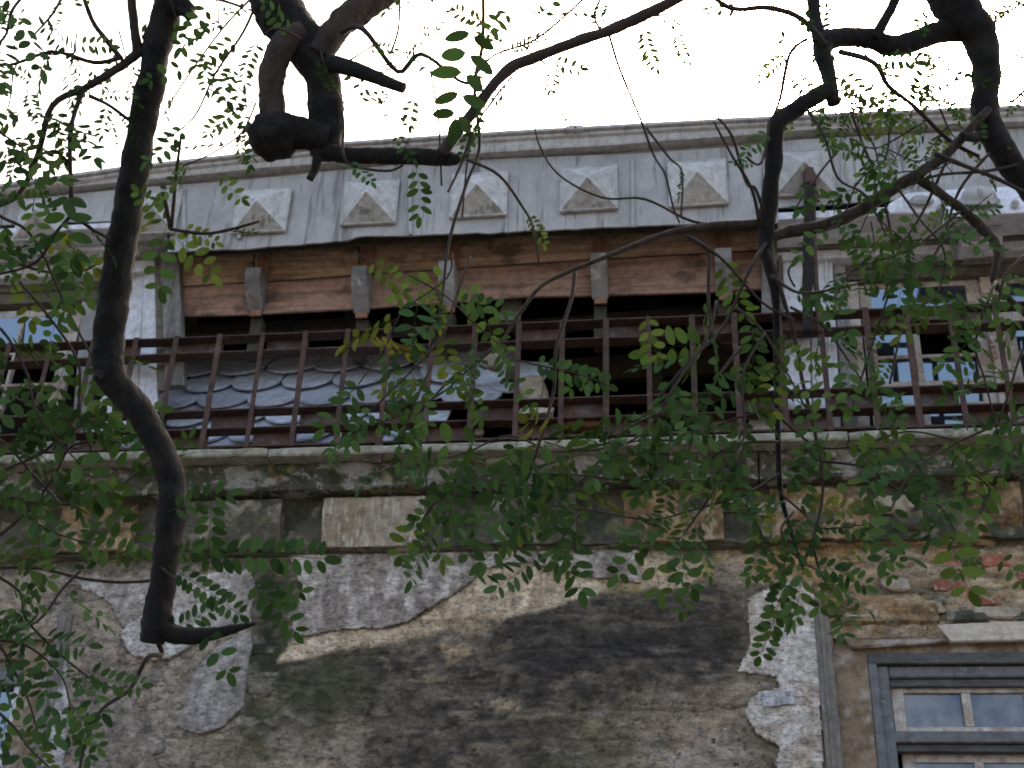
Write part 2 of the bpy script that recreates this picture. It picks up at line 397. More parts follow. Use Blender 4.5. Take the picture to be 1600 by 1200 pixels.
def glass_mat(name, base, dust, ior):
    m, nt, b, out = newmat(name)
    geo = nt.nodes.new('ShaderNodeNewGeometry')
    fac, raw = noise_fac(nt, geo.outputs['Position'], 3.0, (1, 1, 1), .35, .7, detail=4)
    c = mixc(nt, fac, base, dust)
    nt.links.new(c, b.inputs['Base Color'])
    b.inputs['Roughness'].default_value = .06
    b.inputs['IOR'].default_value = ior
    b.inputs['Specular Tint'].default_value = (.60, .76, 1.0, 1)
    _, h = noise_fac(nt, geo.outputs['Position'], 2.5, (1, 1, 1), 0, 1, detail=2, off=8)
    bp = nt.nodes.new('ShaderNodeBump'); bp.inputs['Strength'].default_value = .15; bp.inputs['Distance'].default_value = .02
    nt.links.new(h, bp.inputs['Height']); nt.links.new(bp.outputs[0], b.inputs['Normal'])
    return m
MAT['glass'] = glass_mat('window_glass', (.010, .012, .016), (.025, .028, .034), 2.3)
MAT['glass_dusty'] = glass_mat('dusty_window_glass', (.05, .05, .055), (.20, .18, .155), 1.6)

def leaf_mat():
    m, nt, b, out = newmat('green_leaf')
    oi = nt.nodes.new('ShaderNodeObjectInfo')
    at = nt.nodes.new('ShaderNodeAttribute'); at.attribute_name = 'tint'
    r = nt.nodes.new('ShaderNodeValToRGB')
    r.color_ramp.elements[0].position = 0; r.color_ramp.elements[0].color = (.024, .049, .021, 1)
    r.color_ramp.elements[1].position = 1; r.color_ramp.elements[1].color = (.085, .085, .022, 1)
    for p, c in ((.4, (.029, .056, .023, 1)), (.8, (.038, .065, .024, 1)), (.96, (.058, .076, .024, 1))):
        e = r.color_ramp.elements.new(p); e.color = c
    nt.links.new(oi.outputs['Random'], r.inputs[0])
    mr = nt.nodes.new('ShaderNodeMapRange'); mr.inputs['To Min'].default_value = .55; mr.inputs['To Max'].default_value = 1.5
    nt.links.new(at.outputs['Fac'], mr.inputs['Value'])
    cc = nt.nodes.new('ShaderNodeCombineXYZ')
    for k in range(3): nt.links.new(mr.outputs[0], cc.inputs[k])
    c = mixc(nt, 1.0, r.outputs[0], cc.outputs[0], 'MULTIPLY')
    nt.links.new(c, b.inputs['Base Color'])
    b.inputs['Roughness'].default_value = .85
    b.inputs['Specular IOR Level'].default_value = 0.0
    tr = nt.nodes.new('ShaderNodeBsdfTranslucent')
    c2 = mixc(nt, 1.0, c, (1.3, 1.5, .6), 'MULTIPLY')
    nt.links.new(c2, tr.inputs[0])
    mx = nt.nodes.new('ShaderNodeMixShader'); mx.inputs[0].default_value = .14
    nt.links.new(b.outputs[0], mx.inputs[1]); nt.links.new(tr.outputs[0], mx.inputs[2])
    nt.links.new(mx.outputs[0], out.inputs[0])
    return m
MAT['leaf'] = leaf_mat()
# ================================================================== the setting
def plane_obj(name, x0, x1, y0, y1, z, mat):
    return link(name, meshfrom('m', [(x0, y0, z), (x1, y0, z), (x1, y1, z), (x0, y1, z)], [(0, 1, 2, 3)]), mat)
tag(plane_obj('street_ground', -400, 400, -400, 400, 0.0, MAT['street']), kind='structure')

house = empty('derelict_building', (0, 0, 0))
tag(house, 'derelict old town house with peeling walls, broken mansard roof and grey metal cornice', 'building')
XL, XR = -5.4, 5.4
Z_SLAB = 5.72

# ------------------------------------------------------------------ facade wall: one uneven sheet, plaster layers standing proud of it
ZW0, ZW1 = 2.9, 5.12
CELL = 0.0115
gx = np.arange(XL, XR, CELL); gz = np.arange(ZW0, ZW1 + CELL, CELL)
GX, GZ = np.meshgrid(gx, gz)
PX, PY = Pr(GX, np.zeros_like(GX), GZ)
n1 = fbm(GX * 3, GZ * 3, 100, 6); n2 = fbm(GX * 9, GZ * 9, 120, 5); n3 = fbm(GX * 2.5, GZ * 11, 140, 6)
n4 = fbm(GX * 1.4 + 9, GZ * 1.4, 160, 5); n5 = fbm(GX * 26, GZ * 30, 180, 3); n6 = fbm(GX * 14, GZ * 3.0, 200, 5); n7 = fbm(GX * 5 + 4, GZ * 16, 220, 5)
wob = (n2 - .5) * 46 + (n1 - .5) * 40 + (n5 - .5) * 14
def mask(poly, soft=6, amp=1.0): return sst(-soft, soft, poly_sd(PX, PY, poly) + wob * amp)
def lay(c, m, col): return c * (1 - m[..., None]) + np.array(col)[None, None] * m[..., None]
c = np.zeros(GX.shape + (3,)) + np.array([.215, .178, .132])
c = lay(c, sst(.42, .6, n3) * .8, (.12, .10, .078))
c = lay(c, sst(.52, .66, n7) * .7, (.27, .235, .19))
c = lay(c, sst(.55, .7, n6) * .5, (.15, .14, .125))
# pale grey-brown render on the left
c = lay(c, mask([(-400, 860), (410, 870), (400, 1010), (300, 1060), (250, 1300), (-400, 1300)], 26) * .75, (.29, .245, .205))
c = lay(c, mask([(-400, 860), (410, 870), (400, 1010), (300, 1060), (250, 1300), (-400, 1300)], 26) * sst(.5, .62, n1) * .7, (.13, .115, .10))
# dark soot stain in the middle
dk = mask([(600, 1010), (800, 965), (870, 940), (960, 915), (1120, 905), (1165, 930), (1160, 1060), (1050, 1075), (900, 1120), (860, 1260), (640, 1300), (560, 1130), (470, 1120), (430, 1060), (470, 1020)], 22, 1.7)
c = lay(c, dk * (.50 + .5 * sst(.36, .58, n7 * .6 + n2 * .4)), (.027, .024, .022))
c = lay(c, dk * sst(.55, .66, n7) * .7, (.19, .16, .12))
c = lay(c, dk * sst(.57, .67, n2) * .4, (.15, .125, .09))
c = lay(c, mask([(780, 960), (1150, 930), (1150, 1050), (980, 1080), (800, 1100)], 50, 1.2) * .85 * sst(.30, .52, n7 * .5 + n3 * .5), (.026, .024, .023))
c = lay(c, mask([(1020, 1080), (1180, 1075), (1190, 1200), (1150, 1300), (900, 1300), (900, 1130)], 40, 1.3) * sst(.42, .6, n2) * .75, (.225, .175, .125))
# green-black damp
mo = mask([(385, 895), (455, 885), (470, 930), (445, 985), (440, 1060), (400, 1120), (370, 1110), (392, 1000)], 26, 1.0)
c = lay(c, mo * .97, (.020, .026, .011))
c = lay(c, mask([(420, 1050), (560, 1030), (620, 1100), (460, 1130), (380, 1180), (370, 1110)], 40, 1.4) * .8, (.042, .046, .022))
c = lay(c, mask([(900, 1120), (1000, 1110), (960, 1260), (830, 1300), (820, 1180)], 50, 1.3) * .65, (.048, .052, .026))
# cream undercoat laid bare
cr = mask([(436, 1034), (462, 998), (520, 985), (610, 983), (655, 966), (700, 936), (735, 908), (760, 885), (840, 875), (940, 898), (1000, 905), (1000, 850), (1100, 846), (1110, 890), (1080, 912), (1000, 922), (940, 926), (850, 952), (790, 962), (700, 985), (622, 1002), (520, 1015)], 5, .22)
c = lay(c, cr, (.43, .345, .25))
c = lay(c, cr * sst(.5, .62, n2) * .6, (.54, .47, .38))
c = lay(c, cr * sst(.56, .66, n6) * .6, (.26, .20, .14))
c = lay(c, mask([(695, 965), (790, 955), (760, 990), (700, 1000)], 8, .5) * .85, (.29, .225, .155))
c = lay(c, mask([(693, 1003), (752, 1000), (738, 1026), (696, 1040)], 5, .4) * .9, (.31, .235, .155))
c = lay(c, mask([(770, 1095), (815, 1090), (812, 1110), (775, 1112)], 6, .5) * .8, (.27, .215, .15))
ye = mask([(1000, 845), (1180, 838), (1160, 868), (1110, 905), (1080, 900), (1060, 860)], 16, .6)
c = lay(c, ye * sst(.4, .55, n2) * .85, (.23, .19, .055))
c = lay(c, mask([(940, 905), (1000, 915), (1000, 925), (945, 925)], 6, .4) * .8, (.14, .13, .045))
# ochre mortar around the brickwork at the right
oc = mask([(1120, 850), (1700, 800), (1750, 1000), (1300, 985), (1280, 920), (1160, 905)], 20, 1.0)
c = lay(c, oc * .85, (.30, .215, .13))
c = lay(c, oc * sst(.48, .62, n2) * .6, (.33, .28, .21))
c = lay(c, oc * sst(.5, .62, n1) * .7, (.27, .155, .06))
c = lay(c, oc * sst(.56, .66, n3) * .7, (.10, .078, .05))
c = lay(c, mask([(1360, 905), (1470, 905), (1475, 945), (1380, 955), (1330, 935)], 16, .6) * .85, (.085, .065, .04))
# darker band below the string course, fading downwards
c = lay(c, sst(885, 855, PY - 0.03 * (800 - PX) + wob * .7) * .8, (.060, .058, .045))
c = c * (0.62 + .78 * n5)[..., None] * np.array([1.05, 1.0, .92])
# relief
hgt = (n2 - .5) * .020 + (n5 - .5) * .007 + (n7 - .5) * .018 + (n1 - .5) * .014
crk = np.abs(fbm(GX * 4 + 2, GZ * 9, 333, 5) - .5)
hgt -= .012 * sst(.016, .0, crk)
c = lay(c, sst(.012, .0, crk) * .75 * sst(.42, .55, n4), (.035, .03, .025))
fl = sst(.60, .66, fbm(GX * 6 + 40, GZ * 15, 377, 5)) * (1 - cr)          # thin flakes still clinging to the stone
fl = fl * (1 - .8 * dk)
hgt += fl * .007
c = lay(c, fl * .45, (.27, .235, .19))
fe = sst(.575, .60, fbm(GX * 6 + 40, GZ * 15, 377, 5)) * (1 - fl) * (1 - cr)
c = lay(c, fe * (.3 - .25 * dk), (.06, .05, .04))
# coarse rubble courses showing through the lost render
cz = (GZ + (n1 - .5) * .10) / .205
jo = np.abs(cz - np.round(cz))
joint = sst(.07, .0, jo) * sst(.45, .6, n4 * .6 + n2 * .4) * (1 - cr)
hgt -= joint * .014
c = lay(c, joint * .6, (.060, .052, .042))
hgt += cr * .006 - dk * .004

# openings of the two lower windows (surround to surround)
RWX = wx(1312, 1100, 0); LWX = wx(62, 1100, 0)
RWZ = wz(1500, 998, 0); LWZ = wz(30, 1000, 0)
hole = ((GX > RWX) & (GX < RWX + 2.15) & (GZ < RWZ + .01 * (n2 - .5))) | ((GX < LWX) & (GX > LWX - 2.15) & (GZ < LWZ))
def sheet(name, keep, h, col, parent, base=0.0, skirt=None):
    ny, nx = keep.shape
    ids = -np.ones(keep.shape, int)
    ids[keep] = np.arange(keep.sum())
    v = np.stack([GX[keep], -h[keep] + base, GZ[keep]], 1)
    q = keep[:-1, :-1] & keep[1:, :-1] & keep[:-1, 1:] & keep[1:, 1:]
    a = ids[:-1, :-1][q]; b = ids[:-1, 1:][q]; d = ids[1:, 1:][q]; e = ids[1:, :-1][q]
    faces = np.stack([a, b, d, e], 1)
    cols = col[keep]
    if skirt is not None:
        ed = {}
        for i, j in ((0, 1), (1, 2), (2, 3), (3, 0)):
            for u, w in zip(faces[:, i], faces[:, j]):
                k = (w, u)
                if k in ed: del ed[k]
                else: ed[(u, w)] = 1
        bv = sorted({k for t in ed for k in t})
        mp = {k: len(v) + i for i, k in enumerate(bv)}
        v2 = v[bv].copy(); v2[:, 1] = base + skirt
        v = np.concatenate([v, v2]); cols = np.concatenate([cols, cols[bv] * .8])
        faces = np.concatenate([faces, np.array([(w, u, mp[u], mp[w]) for u, w in ed])])
    me = bpy.data.meshes.new('m')
    me.vertices.add(len(v)); me.vertices.foreach_set('co', v.astype(np.float32).ravel())
    nf = len(faces)
    me.loops.add(nf * 4); me.polygons.add(nf)
    me.loops.foreach_set('vertex_index', faces.astype(np.int32).ravel())
    me.polygons.foreach_set('loop_start', np.arange(0, nf * 4, 4, dtype=np.int32))
    me.polygons.foreach_set('loop_total', np.full(nf, 4, np.int32))
    me.polygons.foreach_set('use_smooth', np.ones(nf, bool))
    me.update(); me.validate()
    ca = me.color_attributes.new('Col', 'FLOAT_COLOR', 'POINT')
    ca.data.foreach_set('color', np.concatenate([cols, np.ones((len(cols), 1))], 1).astype(np.float32).ravel())
    return link(name, me, MAT['wall'], parent)
facade = sheet('facade_wall', ~hole, hgt, np.clip(c, .01, .8), house)
# the plain lower storeys, out of the picture, and the body of the house behind
def corebox(name, x0, x1, y0, y1, z0, z1, mat): return box(name, x0, x1, y0, y1, z0, z1, mat, house, 0.0)
corebox('lower_wall', XL, XR, .02, .6, 0.0, ZW0, MAT['reveal'])
corebox('wall_core', LWX + .02, RWX - .02, .05, .6, ZW0, 5.3, MAT['reveal'])
corebox('wall_core', XL, LWX - 2.1, .05, .6, ZW0, 5.3, MAT['reveal'])
corebox('wall_core', RWX + 2.1, XR, .05, .6, ZW0, 5.3, MAT['reveal'])

def patch(poly, th, cols, seed, amp=.35, base=0.0):
    keep = (poly_sd(PX, PY, poly) + wob * amp) > 0
    a = fbm(GX * 3, GZ * 3, seed, 6); b = fbm(GX * 12, GZ * 12, seed + 7, 5); d = fbm(GX * 8, GZ * 2, seed + 14, 5); e = fbm(GX * 30, GZ * 30, seed + 20, 3)
    cc = np.zeros(GX.shape + (3,)) + np.array(cols[0])
    cc = lay(cc, sst(.45, .62, a) * .85, cols[1])
    cc = lay(cc, sst(.5, .66, b) * .7, cols[2])
    cc = lay(cc, sst(.54, .68, d) * .55, cols[3])
    cc = cc * (.70 + .62 * e)[..., None]
    h = th + (b - .5) * .009 + (a - .5) * .012 + (e - .5) * .003
    keep &= ~hole
    return sheet('plaster_patch', keep, h, np.clip(cc, .01, .8), facade, base=base, skirt=.012)
GREY = [(.36, .31, .265), (.235, .195, .165), (.50, .45, .40), (.135, .112, .092)]
patch([(452, 866), (560, 858), (760, 850), (1000, 838), (1003, 914), (930, 905), (862, 892), (830, 881), (790, 884), (757, 892), (735, 914), (700, 938), (665, 958), (640, 974), (600, 983), (520, 986), (462, 999), (456, 975), (474, 930)], .030, GREY, 400, .16)
patch([(112, 912), (250, 898), (400, 892), (398, 935), (392, 975), (330, 990), (296, 1012), (215, 1000), (180, 970), (165, 935)], .022, [(.34, .295, .262), (.25, .212, .187), (.46, .415, .38), (.16, .135, .118)], 430, .5)
patch([(186, 990), (230, 955), (300, 975), (312, 1004), (284, 1024), (240, 1036), (205, 1030)], .030, [(.40, .365, .335), (.31, .28, .255), (.48, .45, .42), (.25, .21, .18)], 460, .22)
patch([(344, 1006), (396, 984), (388, 1060), (384, 1104), (350, 1140), (312, 1150), (270, 1140), (287, 1105), (302, 1050)], .026, [(.29, .26, .235), (.23, .205, .185), (.37, .34, .31), (.18, .155, .13)], 490, .18)
patch([(1166, 935), (1228, 908), (1268, 912), (1278, 960), (1284, 1100), (1292, 1320), (1200, 1320), (1214, 1170), (1180, 1150), (1164, 1118), (1168, 1086), (1216, 1074), (1211, 1060), (1150, 1054), (1172, 1000)], .024, [(.47, .42, .37), (.37, .30, .235), (.52, .48, .44), (.29, .22, .155)], 520, .24)
patch([(1185, 1080), (1240, 1082), (1246, 1104), (1190, 1110)], .034, [(.37, .36, .37), (.33, .32, .33), (.4, .39, .4), (.3, .29, .28)], 530, .12)
patch([(62, 1046), (108, 1014), (110, 1090), (104, 1200), (98, 1320), (40, 1320), (48, 1150), (52, 1100)], .022, [(.33, .31, .295), (.26, .235, .215), (.42, .40, .385), (.19, .165, .14)], 550, .3)
patch([(960, 1300), (1100, 1250), (1190, 1170), (1150, 1140), (1040, 1190), (940, 1220)], .016, [(.26, .215, .165), (.20, .155, .115), (.32, .28, .23), (.12, .10, .08)], 580, .9)
patch([(90, 1110), (210, 1090), (262, 1150), (250, 1230), (120, 1260)], .014, [(.22, .185, .15), (.17, .14, .11), (.28, .24, .2), (.13, .11, .09)], 640, .9)

# bricks laid bare above the right window
def brick(px, py, w, h, rot, dy):
    p = W(px, py, 0)
    v = []
    for sx, sy, sz in ((-1, 0, -1), (1, 0, -1), (1, 0, 1), (-1, 0, 1), (-1, 1, -1), (1, 1, -1), (1, 1, 1), (-1, 1, 1)):
        v.append((sx * w / 2, sy * .11, sz * h / 2))
    me = bevelled(v, BF, .010, 2, .006)
    o = link('brick', me, MAT['brick'], facade)
    o.location = (p[0], -dy, p[2]); o.rotation_euler = (random.uniform(-.05, .05), rot, random.uniform(-.08, .08))
for a in ((1486, 886, .13, .085, .05, .004), (1560, 876, .22, .09, -.06, .010), (1648, 868, .24, .09, 0, .008), (1470, 914, .09, .08, .12, .010), (1505, 922, .14, .11, 0, .0), (1612, 904, .18, .08, .05, .004), (1545, 940, .15, .055, -.05, .008)):
    brick(*a)
# lumps of stone in the broken frieze
def lump(name, px, py, Y, sx, sy, sz, mat, parent, seed):
    bm = bmesh.new()
    bmesh.ops.create_icosphere(bm, subdivisions=3, radius=1)
    p = W(px, py, Y)
    for q in bm.verts:
        d = q.co.normalized()
        k = 1 + .35 * mnoise.noise(d * 1.3 + Vector((seed, seed * 2, 0))) + .12 * mnoise.noise(d * 4 + Vector((seed, 0, 0)))
        s = Vector([math.copysign(abs(t) ** .6, t) for t in d]) * k
        q.co = Vector((p[0] + s.x * sx, p[1] + s.y * sy, p[2] + s.z * sz))
    me = bpy.data.meshes.new('m'); bm.to_mesh(me); bm.free()
    return link(name, me, mat, parent)
for i, (a, b, s) in enumerate(((1450, 950, .12), (1560, 958, .17), (1400, 915, .10), (1640, 955, .16), (1345, 960, .12))):
    lump('rubble_stone', a, b, .01, s, .04, .045, MAT['mortar'], facade, i * 3.1)

# ------------------------------------------------------------------ stone cornice below the railing
cornice = empty('stone_cornice', parent=house)
zf = lambda py, Y: wz(800, py, Y)
z_slab_b = zf(701, -.48)
z_m_t = z_slab_b + .004
z_m_b = zf(757, -.24)
z_b_t = zf(772, -.14); z_b_b = zf(847, -.14)
z_s_t = zf(849, -.07); z_s_b = zf(857, -.07)
jx = [XL] + [wx(a, 700, -.48) for a in (52, 418, 952, 1328)] + [XR]
for i in range(len(jx) - 1):
    n = 40; xs = np.linspace(jx[i] + .006, jx[i + 1] - .006, n); dz = random.uniform(-.006, .006)
    chip = (fbm(xs * 9, xs * 0 + i, 70) - .5) * .022
    chip2 = np.clip(fbm(xs * 6, xs * 0 + i + 9, 75) - .62, 0, 1) * .25
    en = np.exp(-((xs - jx[i]) / .05) ** 2) + np.exp(-((xs - jx[i + 1]) / .05) ** 2)
    L = []
    for y, z, ky, kz in ((.25, Z_SLAB, 0, 0), (-.47, Z_SLAB, -1, 0), (-.483, Z_SLAB - .014, -1, -.4), (-.483, z_slab_b + .012, -1, .4), (-.474, z_slab_b, -1, .3), (.25, z_slab_b, 0, 0), (.25, Z_SLAB, 0, 0)):
        L.append(np.stack([xs, y - ky * (chip * .5 + en * .014 + chip2 * .3), z + dz + kz * (chip + en * .012 + chip2)], 1))
    loft('ledge_slab', L, MAT['ledge'], cornice)
for (a, b) in ((XL, wx(664, 740, -.3)), (wx(664, 740, -.3) + .01, wx(1185, 740, -.3)), (wx(1185, 740, -.3) + .012, XR)):
    h_ = z_m_t - z_m_b
    profile('moulding', a, b, [(.02, z_m_t - .006), (-.34, z_m_t - .006), (-.345, z_m_t - .1 * h_), (-.325, z_m_t - .3 * h_), (-.285, z_m_t - .55 * h_), (-.26, z_m_t - .8 * h_), (-.258, z_m_b + .015), (-.24, z_m_b), (.02, z_m_b)], MAT['mould'], cornice, 300, .010, 5, (.011, 8.0, .06))
box('frieze_backing', XL, XR, -.015, .3, z_s_b + .02, z_m_b + .01, MAT['frieze_stone'], cornice, 0)
profile('frieze_crust', XL, XR, [(-.02, z_m_b + .012), (-.10, z_m_b + .012), (-.085, z_m_b - .03), (-.055, (z_b_t + z_b_b) / 2), (-.062, z_b_b + .03), (-.08, z_b_b - .004), (-.012, z_b_b - .004)], MAT['frieze_stone'], cornice, 360, .016, 12, (.014, 8.0, 0))
for i, (a, b) in enumerate(((-190, -30), (47, 209), (283, 439), (504, 663), (743, 900), (975, 1130), (1206, 1358), (1438, 1600), (1680, 1840))):
    x0 = wx(a, 810, -.14); x1 = wx(b, 810, -.14)
    n = 26; xs = np.linspace(x0, x1, n)
    e = .018 * (fbm(xs * 7, xs * 0 + i * 3, 88) - .5)
    br = np.clip(fbm(xs * 3, xs * 0 + i * 5, 93) - .5, 0, 1) * (.5 if i in (1, 5, 6, 7) else .15)
    L = []
    zt, zb = z_b_t, z_b_b
    for y, z, k in ((-.02, zt, 0), (-.150, zt, .3), (-.168, zt - .02, 1), (-.170, zt - .3 * (zt - zb), 1), (-.150, zt - .6 * (zt - zb), 1.4), (-.125, zt - .85 * (zt - zb), 1.2), (-.118, zb, .5), (-.02, zb, 0), (-.02, zt, 0)):
        L.append(np.stack([xs, y + k * (e + br), z + k * e * .6], 1))
    L = crumble(L, .008 if i not in (1, 5, 6, 7) else .018, 9.0, 4, i * 3.7, .0 if i == 3 else .10 if i in (2, 4) else .22)
    loft('frieze_block', L, MAT['block_pale'] if i in (3,) else MAT['block_ochre'] if i in (1, 5, 6, 7) else MAT['block'], cornice)
profile('string_course', XL, wx(1180, 850, -.06), [(.0, z_s_t + .02), (-.055, z_s_t + .012), (-.074, z_s_t), (-.074, z_s_b + .006), (-.064, z_s_b), (.0, z_s_b - .012)], MAT['block'], cornice, 300, .008, 21, (.010, 11.0, .12))
profile('string_course', wx(1180, 850, -.06) + .05, XR, [(.0, z_s_t + .02), (-.035, z_s_t + .012), (-.045, z_s_t), (-.045, z_s_b + .006), (-.035, z_s_b), (.0, z_s_b - .012)], MAT['block_ochre'], cornice, 200, .02, 23, (.022, 7.0, .2))
for i, (a, b, s) in enumerate(((1186, 784, .05), (1190, 798, .06), (1150, 788, .05), (1255, 760, .08), (1238, 795, .07), (1395, 790, .09), (1420, 815, .08))):
    lump('rubble_stone', a, b, -.07, s * 1.5, .06, s * .8, MAT['mortar'] if i % 3 else MAT['block'], cornice, 20 + i * 2.3)

# ------------------------------------------------------------------ upper grey metal cornice with pyramid bosses
topc = empty('metal_cornice', parent=house)
xs = np.linspace(XL, XR, 420)
L0 = [(-400, 345), (-120, 306), (0, 287), (187, 260), (393, 237), (531, 221), (800, 203), (1150, 183), (1600, 163), (1900, 150)]
L3 = [(-400, 340), (0, 303), (100, 292), (280, 275), (393, 263), (531, 252), (800, 235), (950, 226), (1150, 211), (1260, 202), (1563, 190), (1900, 176)]
L5 = [(-400, 350), (0, 320), (233, 297), (360, 288), (508, 273), (620, 262), (800, 252), (1000, 245), (1150, 234), (1250, 224), (1600, 206), (1900, 192)]
z0 = zl(L0, -.78)(xs); z3 = zl(L3, -.72)(xs); z5 = zl(L5, -.61)(xs)
w1 = (fbm(xs * 4, xs * 0, 41) - .5) * .010; w2 = (fbm(xs * 2, xs * 0 + 4, 43) - .5) * .03
def ln(y, z, w=0): return np.stack([xs, np.full_like(xs, y) + w, z], 1)
loft('coping', [ln(1.4, z0 + .01), ln(-.78, z0 + w1, w1), ln(-.782, z0 - .030 + w1, w1), ln(-.76, z0 - .034 + w1, w1), ln(-.74, z0 - .036), ln(1.4, z0 - .036), ln(1.4, z0 + .01)], MAT['cap'], topc)
loft('crown_moulding', [ln(.2, z0 - .040), ln(-.755, z0 - .040, w1), ln(-.750, z0 - .062, w1), ln(-.725, z0 - .075), ln(-.722, z3 + .02, w1), ln(-.715, z3, w1), ln(.2, z3), ln(.2, z0 - .040)], MAT['cap'], topc)
loft('upper_frieze', [ln(.2, z3 - .004), ln(-.62, z3 - .004), ln(-.612, z5 - .02, w1), ln(.2, z5 - .02), ln(.2, z3 - .004)], MAT['zinc_dark'], topc)  # darker zinc puts the shade of this recessed band into its colour
# raised strip on the coping
p = W(898, 199, -.78); box('coping_clip', p[0] - .07, p[0] + .07, -.80, -.70, p[2] - .035, p[2] + .012, MAT['cap'], topc)
def panel(name, xa, xb, bottom, Yp):
    m_ = (xs >= xa) & (xs <= xb)
    x_ = np.concatenate([[xa], xs[m_], [xb]])
    zt = np.interp(x_, xs, z5); zb = zl(bottom, Yp)(x_) + (fbm(x_ * 9, x_ * 0, 47) - .5) * .010
    lines = []
    for k in range(9):
        t = k / 8
        z = zt * (1 - t) + zb * t
        dent = (fbm(x_ * 1.7 + 3, z * 1.7, 51, 4) - .5) * .035 * math.sin(math.pi * min(1, t + .12)) + (t ** 3) * (fbm(x_ * 2.3, x_ * 0, 55) - .5) * .035
        lines.append(np.stack([x_, Yp + dent, z], 1))
    lines.insert(0, np.stack([x_, np.full_like(x_, -.58), zt + .002], 1))
    bk = lines[-1].copy(); bk[:, 1] += .018; lines.append(bk)
    bk2 = lines[0].copy(); bk2[:, 1] += .03; lines.append(bk2)
    return loft(name, lines, MAT['zinc'], topc, smooth=False)
OX0 = wx(262, 392, -.65); OX1 = wx(1217, 347, -.65)
panel('fascia_panel', XL, OX0 - .004, [(-500, 366), (0, 352), (130, 347), (262, 341)], -.655)
panel('fascia_panel', OX0, OX1, [(255, 394), (285, 392), (400, 387), (500, 380), (545, 375), (562, 370), (640, 368), (745, 364), (765, 366), (800, 361), (950, 355), (1100, 350), (1230, 347)], -.65)
panel('fascia_panel', OX1 + .004, XR, [(1210, 324), (1330, 316), (1480, 308), (1900, 290)], -.655)
# added dark strip: shadow below the fascia edge, put into a colour
fb = [(262, 394), (285, 392), (400, 387), (500, 380), (562, 371), (640, 368), (750, 364), (800, 361), (950, 355), (1100, 350), (1215, 347)]
slab('fascia_shade_strip', [(a, b - 25) for a, b in fb] + [(a, b + 9 + random.uniform(-2, 3)) for a, b in reversed(fb)], -.50, .02, MAT['darkwood'], topc, .002)
# seams
for a, b0, b1 in ((286, 293, 391), (988, 247, 354), (1195, 232, 347), (1316, 222, 316), (1470, 214, 300), (1560, 210, 300), (372, 290, 372), (640, 262, 366)):
    slab('seam_strip', [(a - 3, b0), (a + 3, b0), (a + 4, b1), (a - 2, b1)], -.675, .02, MAT['zinc'], topc, .003)
# boss: square plate, raised rim, four-sided point
def boss_mesh():
    w, h = .225, .215
    me_v = []; me_f = []
    def add(v, f):
        o = len(me_v); me_v.extend(v); me_f.extend([tuple(i + o for i in q) for q in f])
    R = [(w, 0), (w, -.024), (w - .009, -.030), (w - .015, -.026)]
    ring = lambda a, y: [(-a, y, -a * h / w), (a, y, -a * h / w), (a, y, a * h / w), (-a, y, a * h / w)]
    v = []
    for a, y in R: v += ring(a, y)
    v.append((0, -.155, 0))
    f = []
    for k in range(len(R) - 1):
        for i in range(4):
            f.append((k * 4 + i, k * 4 + (i + 1) % 4, (k + 1) * 4 + (i + 1) % 4, (k + 1) * 4 + i))
    b = (len(R) - 1) * 4
    for i in range(4): f.append((b + i, b + (i + 1) % 4, len(v) - 1))
    f.append((3, 2, 1, 0))
    me = meshfrom('boss', v, f)
    me.materials.append(MAT['zinc_pale']); me.materials.append(MAT['zinc_dirty_shaded'])
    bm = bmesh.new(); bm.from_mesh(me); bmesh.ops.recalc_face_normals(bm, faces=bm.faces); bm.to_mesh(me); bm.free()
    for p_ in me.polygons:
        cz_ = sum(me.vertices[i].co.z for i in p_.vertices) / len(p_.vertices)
        if len(p_.vertices) == 3 and cz_ < -.08: p_.material_index = 1       # grime plus the shade of the downward face, both in the colour
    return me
BM_ = boss_mesh()
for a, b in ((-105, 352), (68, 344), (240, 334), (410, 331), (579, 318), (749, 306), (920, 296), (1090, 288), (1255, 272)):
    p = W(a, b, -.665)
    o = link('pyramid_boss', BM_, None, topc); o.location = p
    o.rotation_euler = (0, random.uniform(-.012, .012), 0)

# the closed roof body above and behind
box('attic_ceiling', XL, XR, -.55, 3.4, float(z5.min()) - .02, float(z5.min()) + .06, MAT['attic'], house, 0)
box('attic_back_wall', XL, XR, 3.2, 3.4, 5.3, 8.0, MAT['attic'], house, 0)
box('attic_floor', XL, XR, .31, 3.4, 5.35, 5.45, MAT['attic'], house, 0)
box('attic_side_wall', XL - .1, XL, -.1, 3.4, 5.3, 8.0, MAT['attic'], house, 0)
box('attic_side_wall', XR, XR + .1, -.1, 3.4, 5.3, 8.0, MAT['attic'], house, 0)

# ------------------------------------------------------------------ timber frieze laid bare under the torn fascia
timber = empty('timber_frieze', parent=house)
YP = -.25
up = lambda x: np.interp(x, [285, 380, 410, 548, 580, 690, 720, 925, 945, 1115, 1192], [448, 442, 439, 430, 427, 420, 418, 405, 403, 394, 390])
lo = lambda x: np.interp(x, [285, 395, 410, 548, 580, 697, 760, 925, 950, 1115, 1192], [495, 491, 489, 481, 483, 473, 467, 461, 462, 456, 452])
bays = [276, 397, 562, 698, 936, 1131, 1196]
for i in range(6):
    a, b = bays[i] + 1, bays[i + 1] - 1
    if i == 0: a = 270
    g = random.uniform(2, 4)
    slab('plank', [(a, up(a) + g * .6), (b, up(b) + g * .6), (b, lo(b)), ((a + b) / 2, lo((a + b) / 2) + random.uniform(-2, 2)), (a, lo(a))], YP - random.uniform(0, .012), .03, MAT['plank_red'], timber, .005, .001)
    slab('plank', [(a, 340), (b, 330), (b, up(b) - g * .5), (a, up(a) - g * .5)], YP + .004 - random.uniform(0, .012), .03, MAT['plank_tan'], timber, .005, .001)
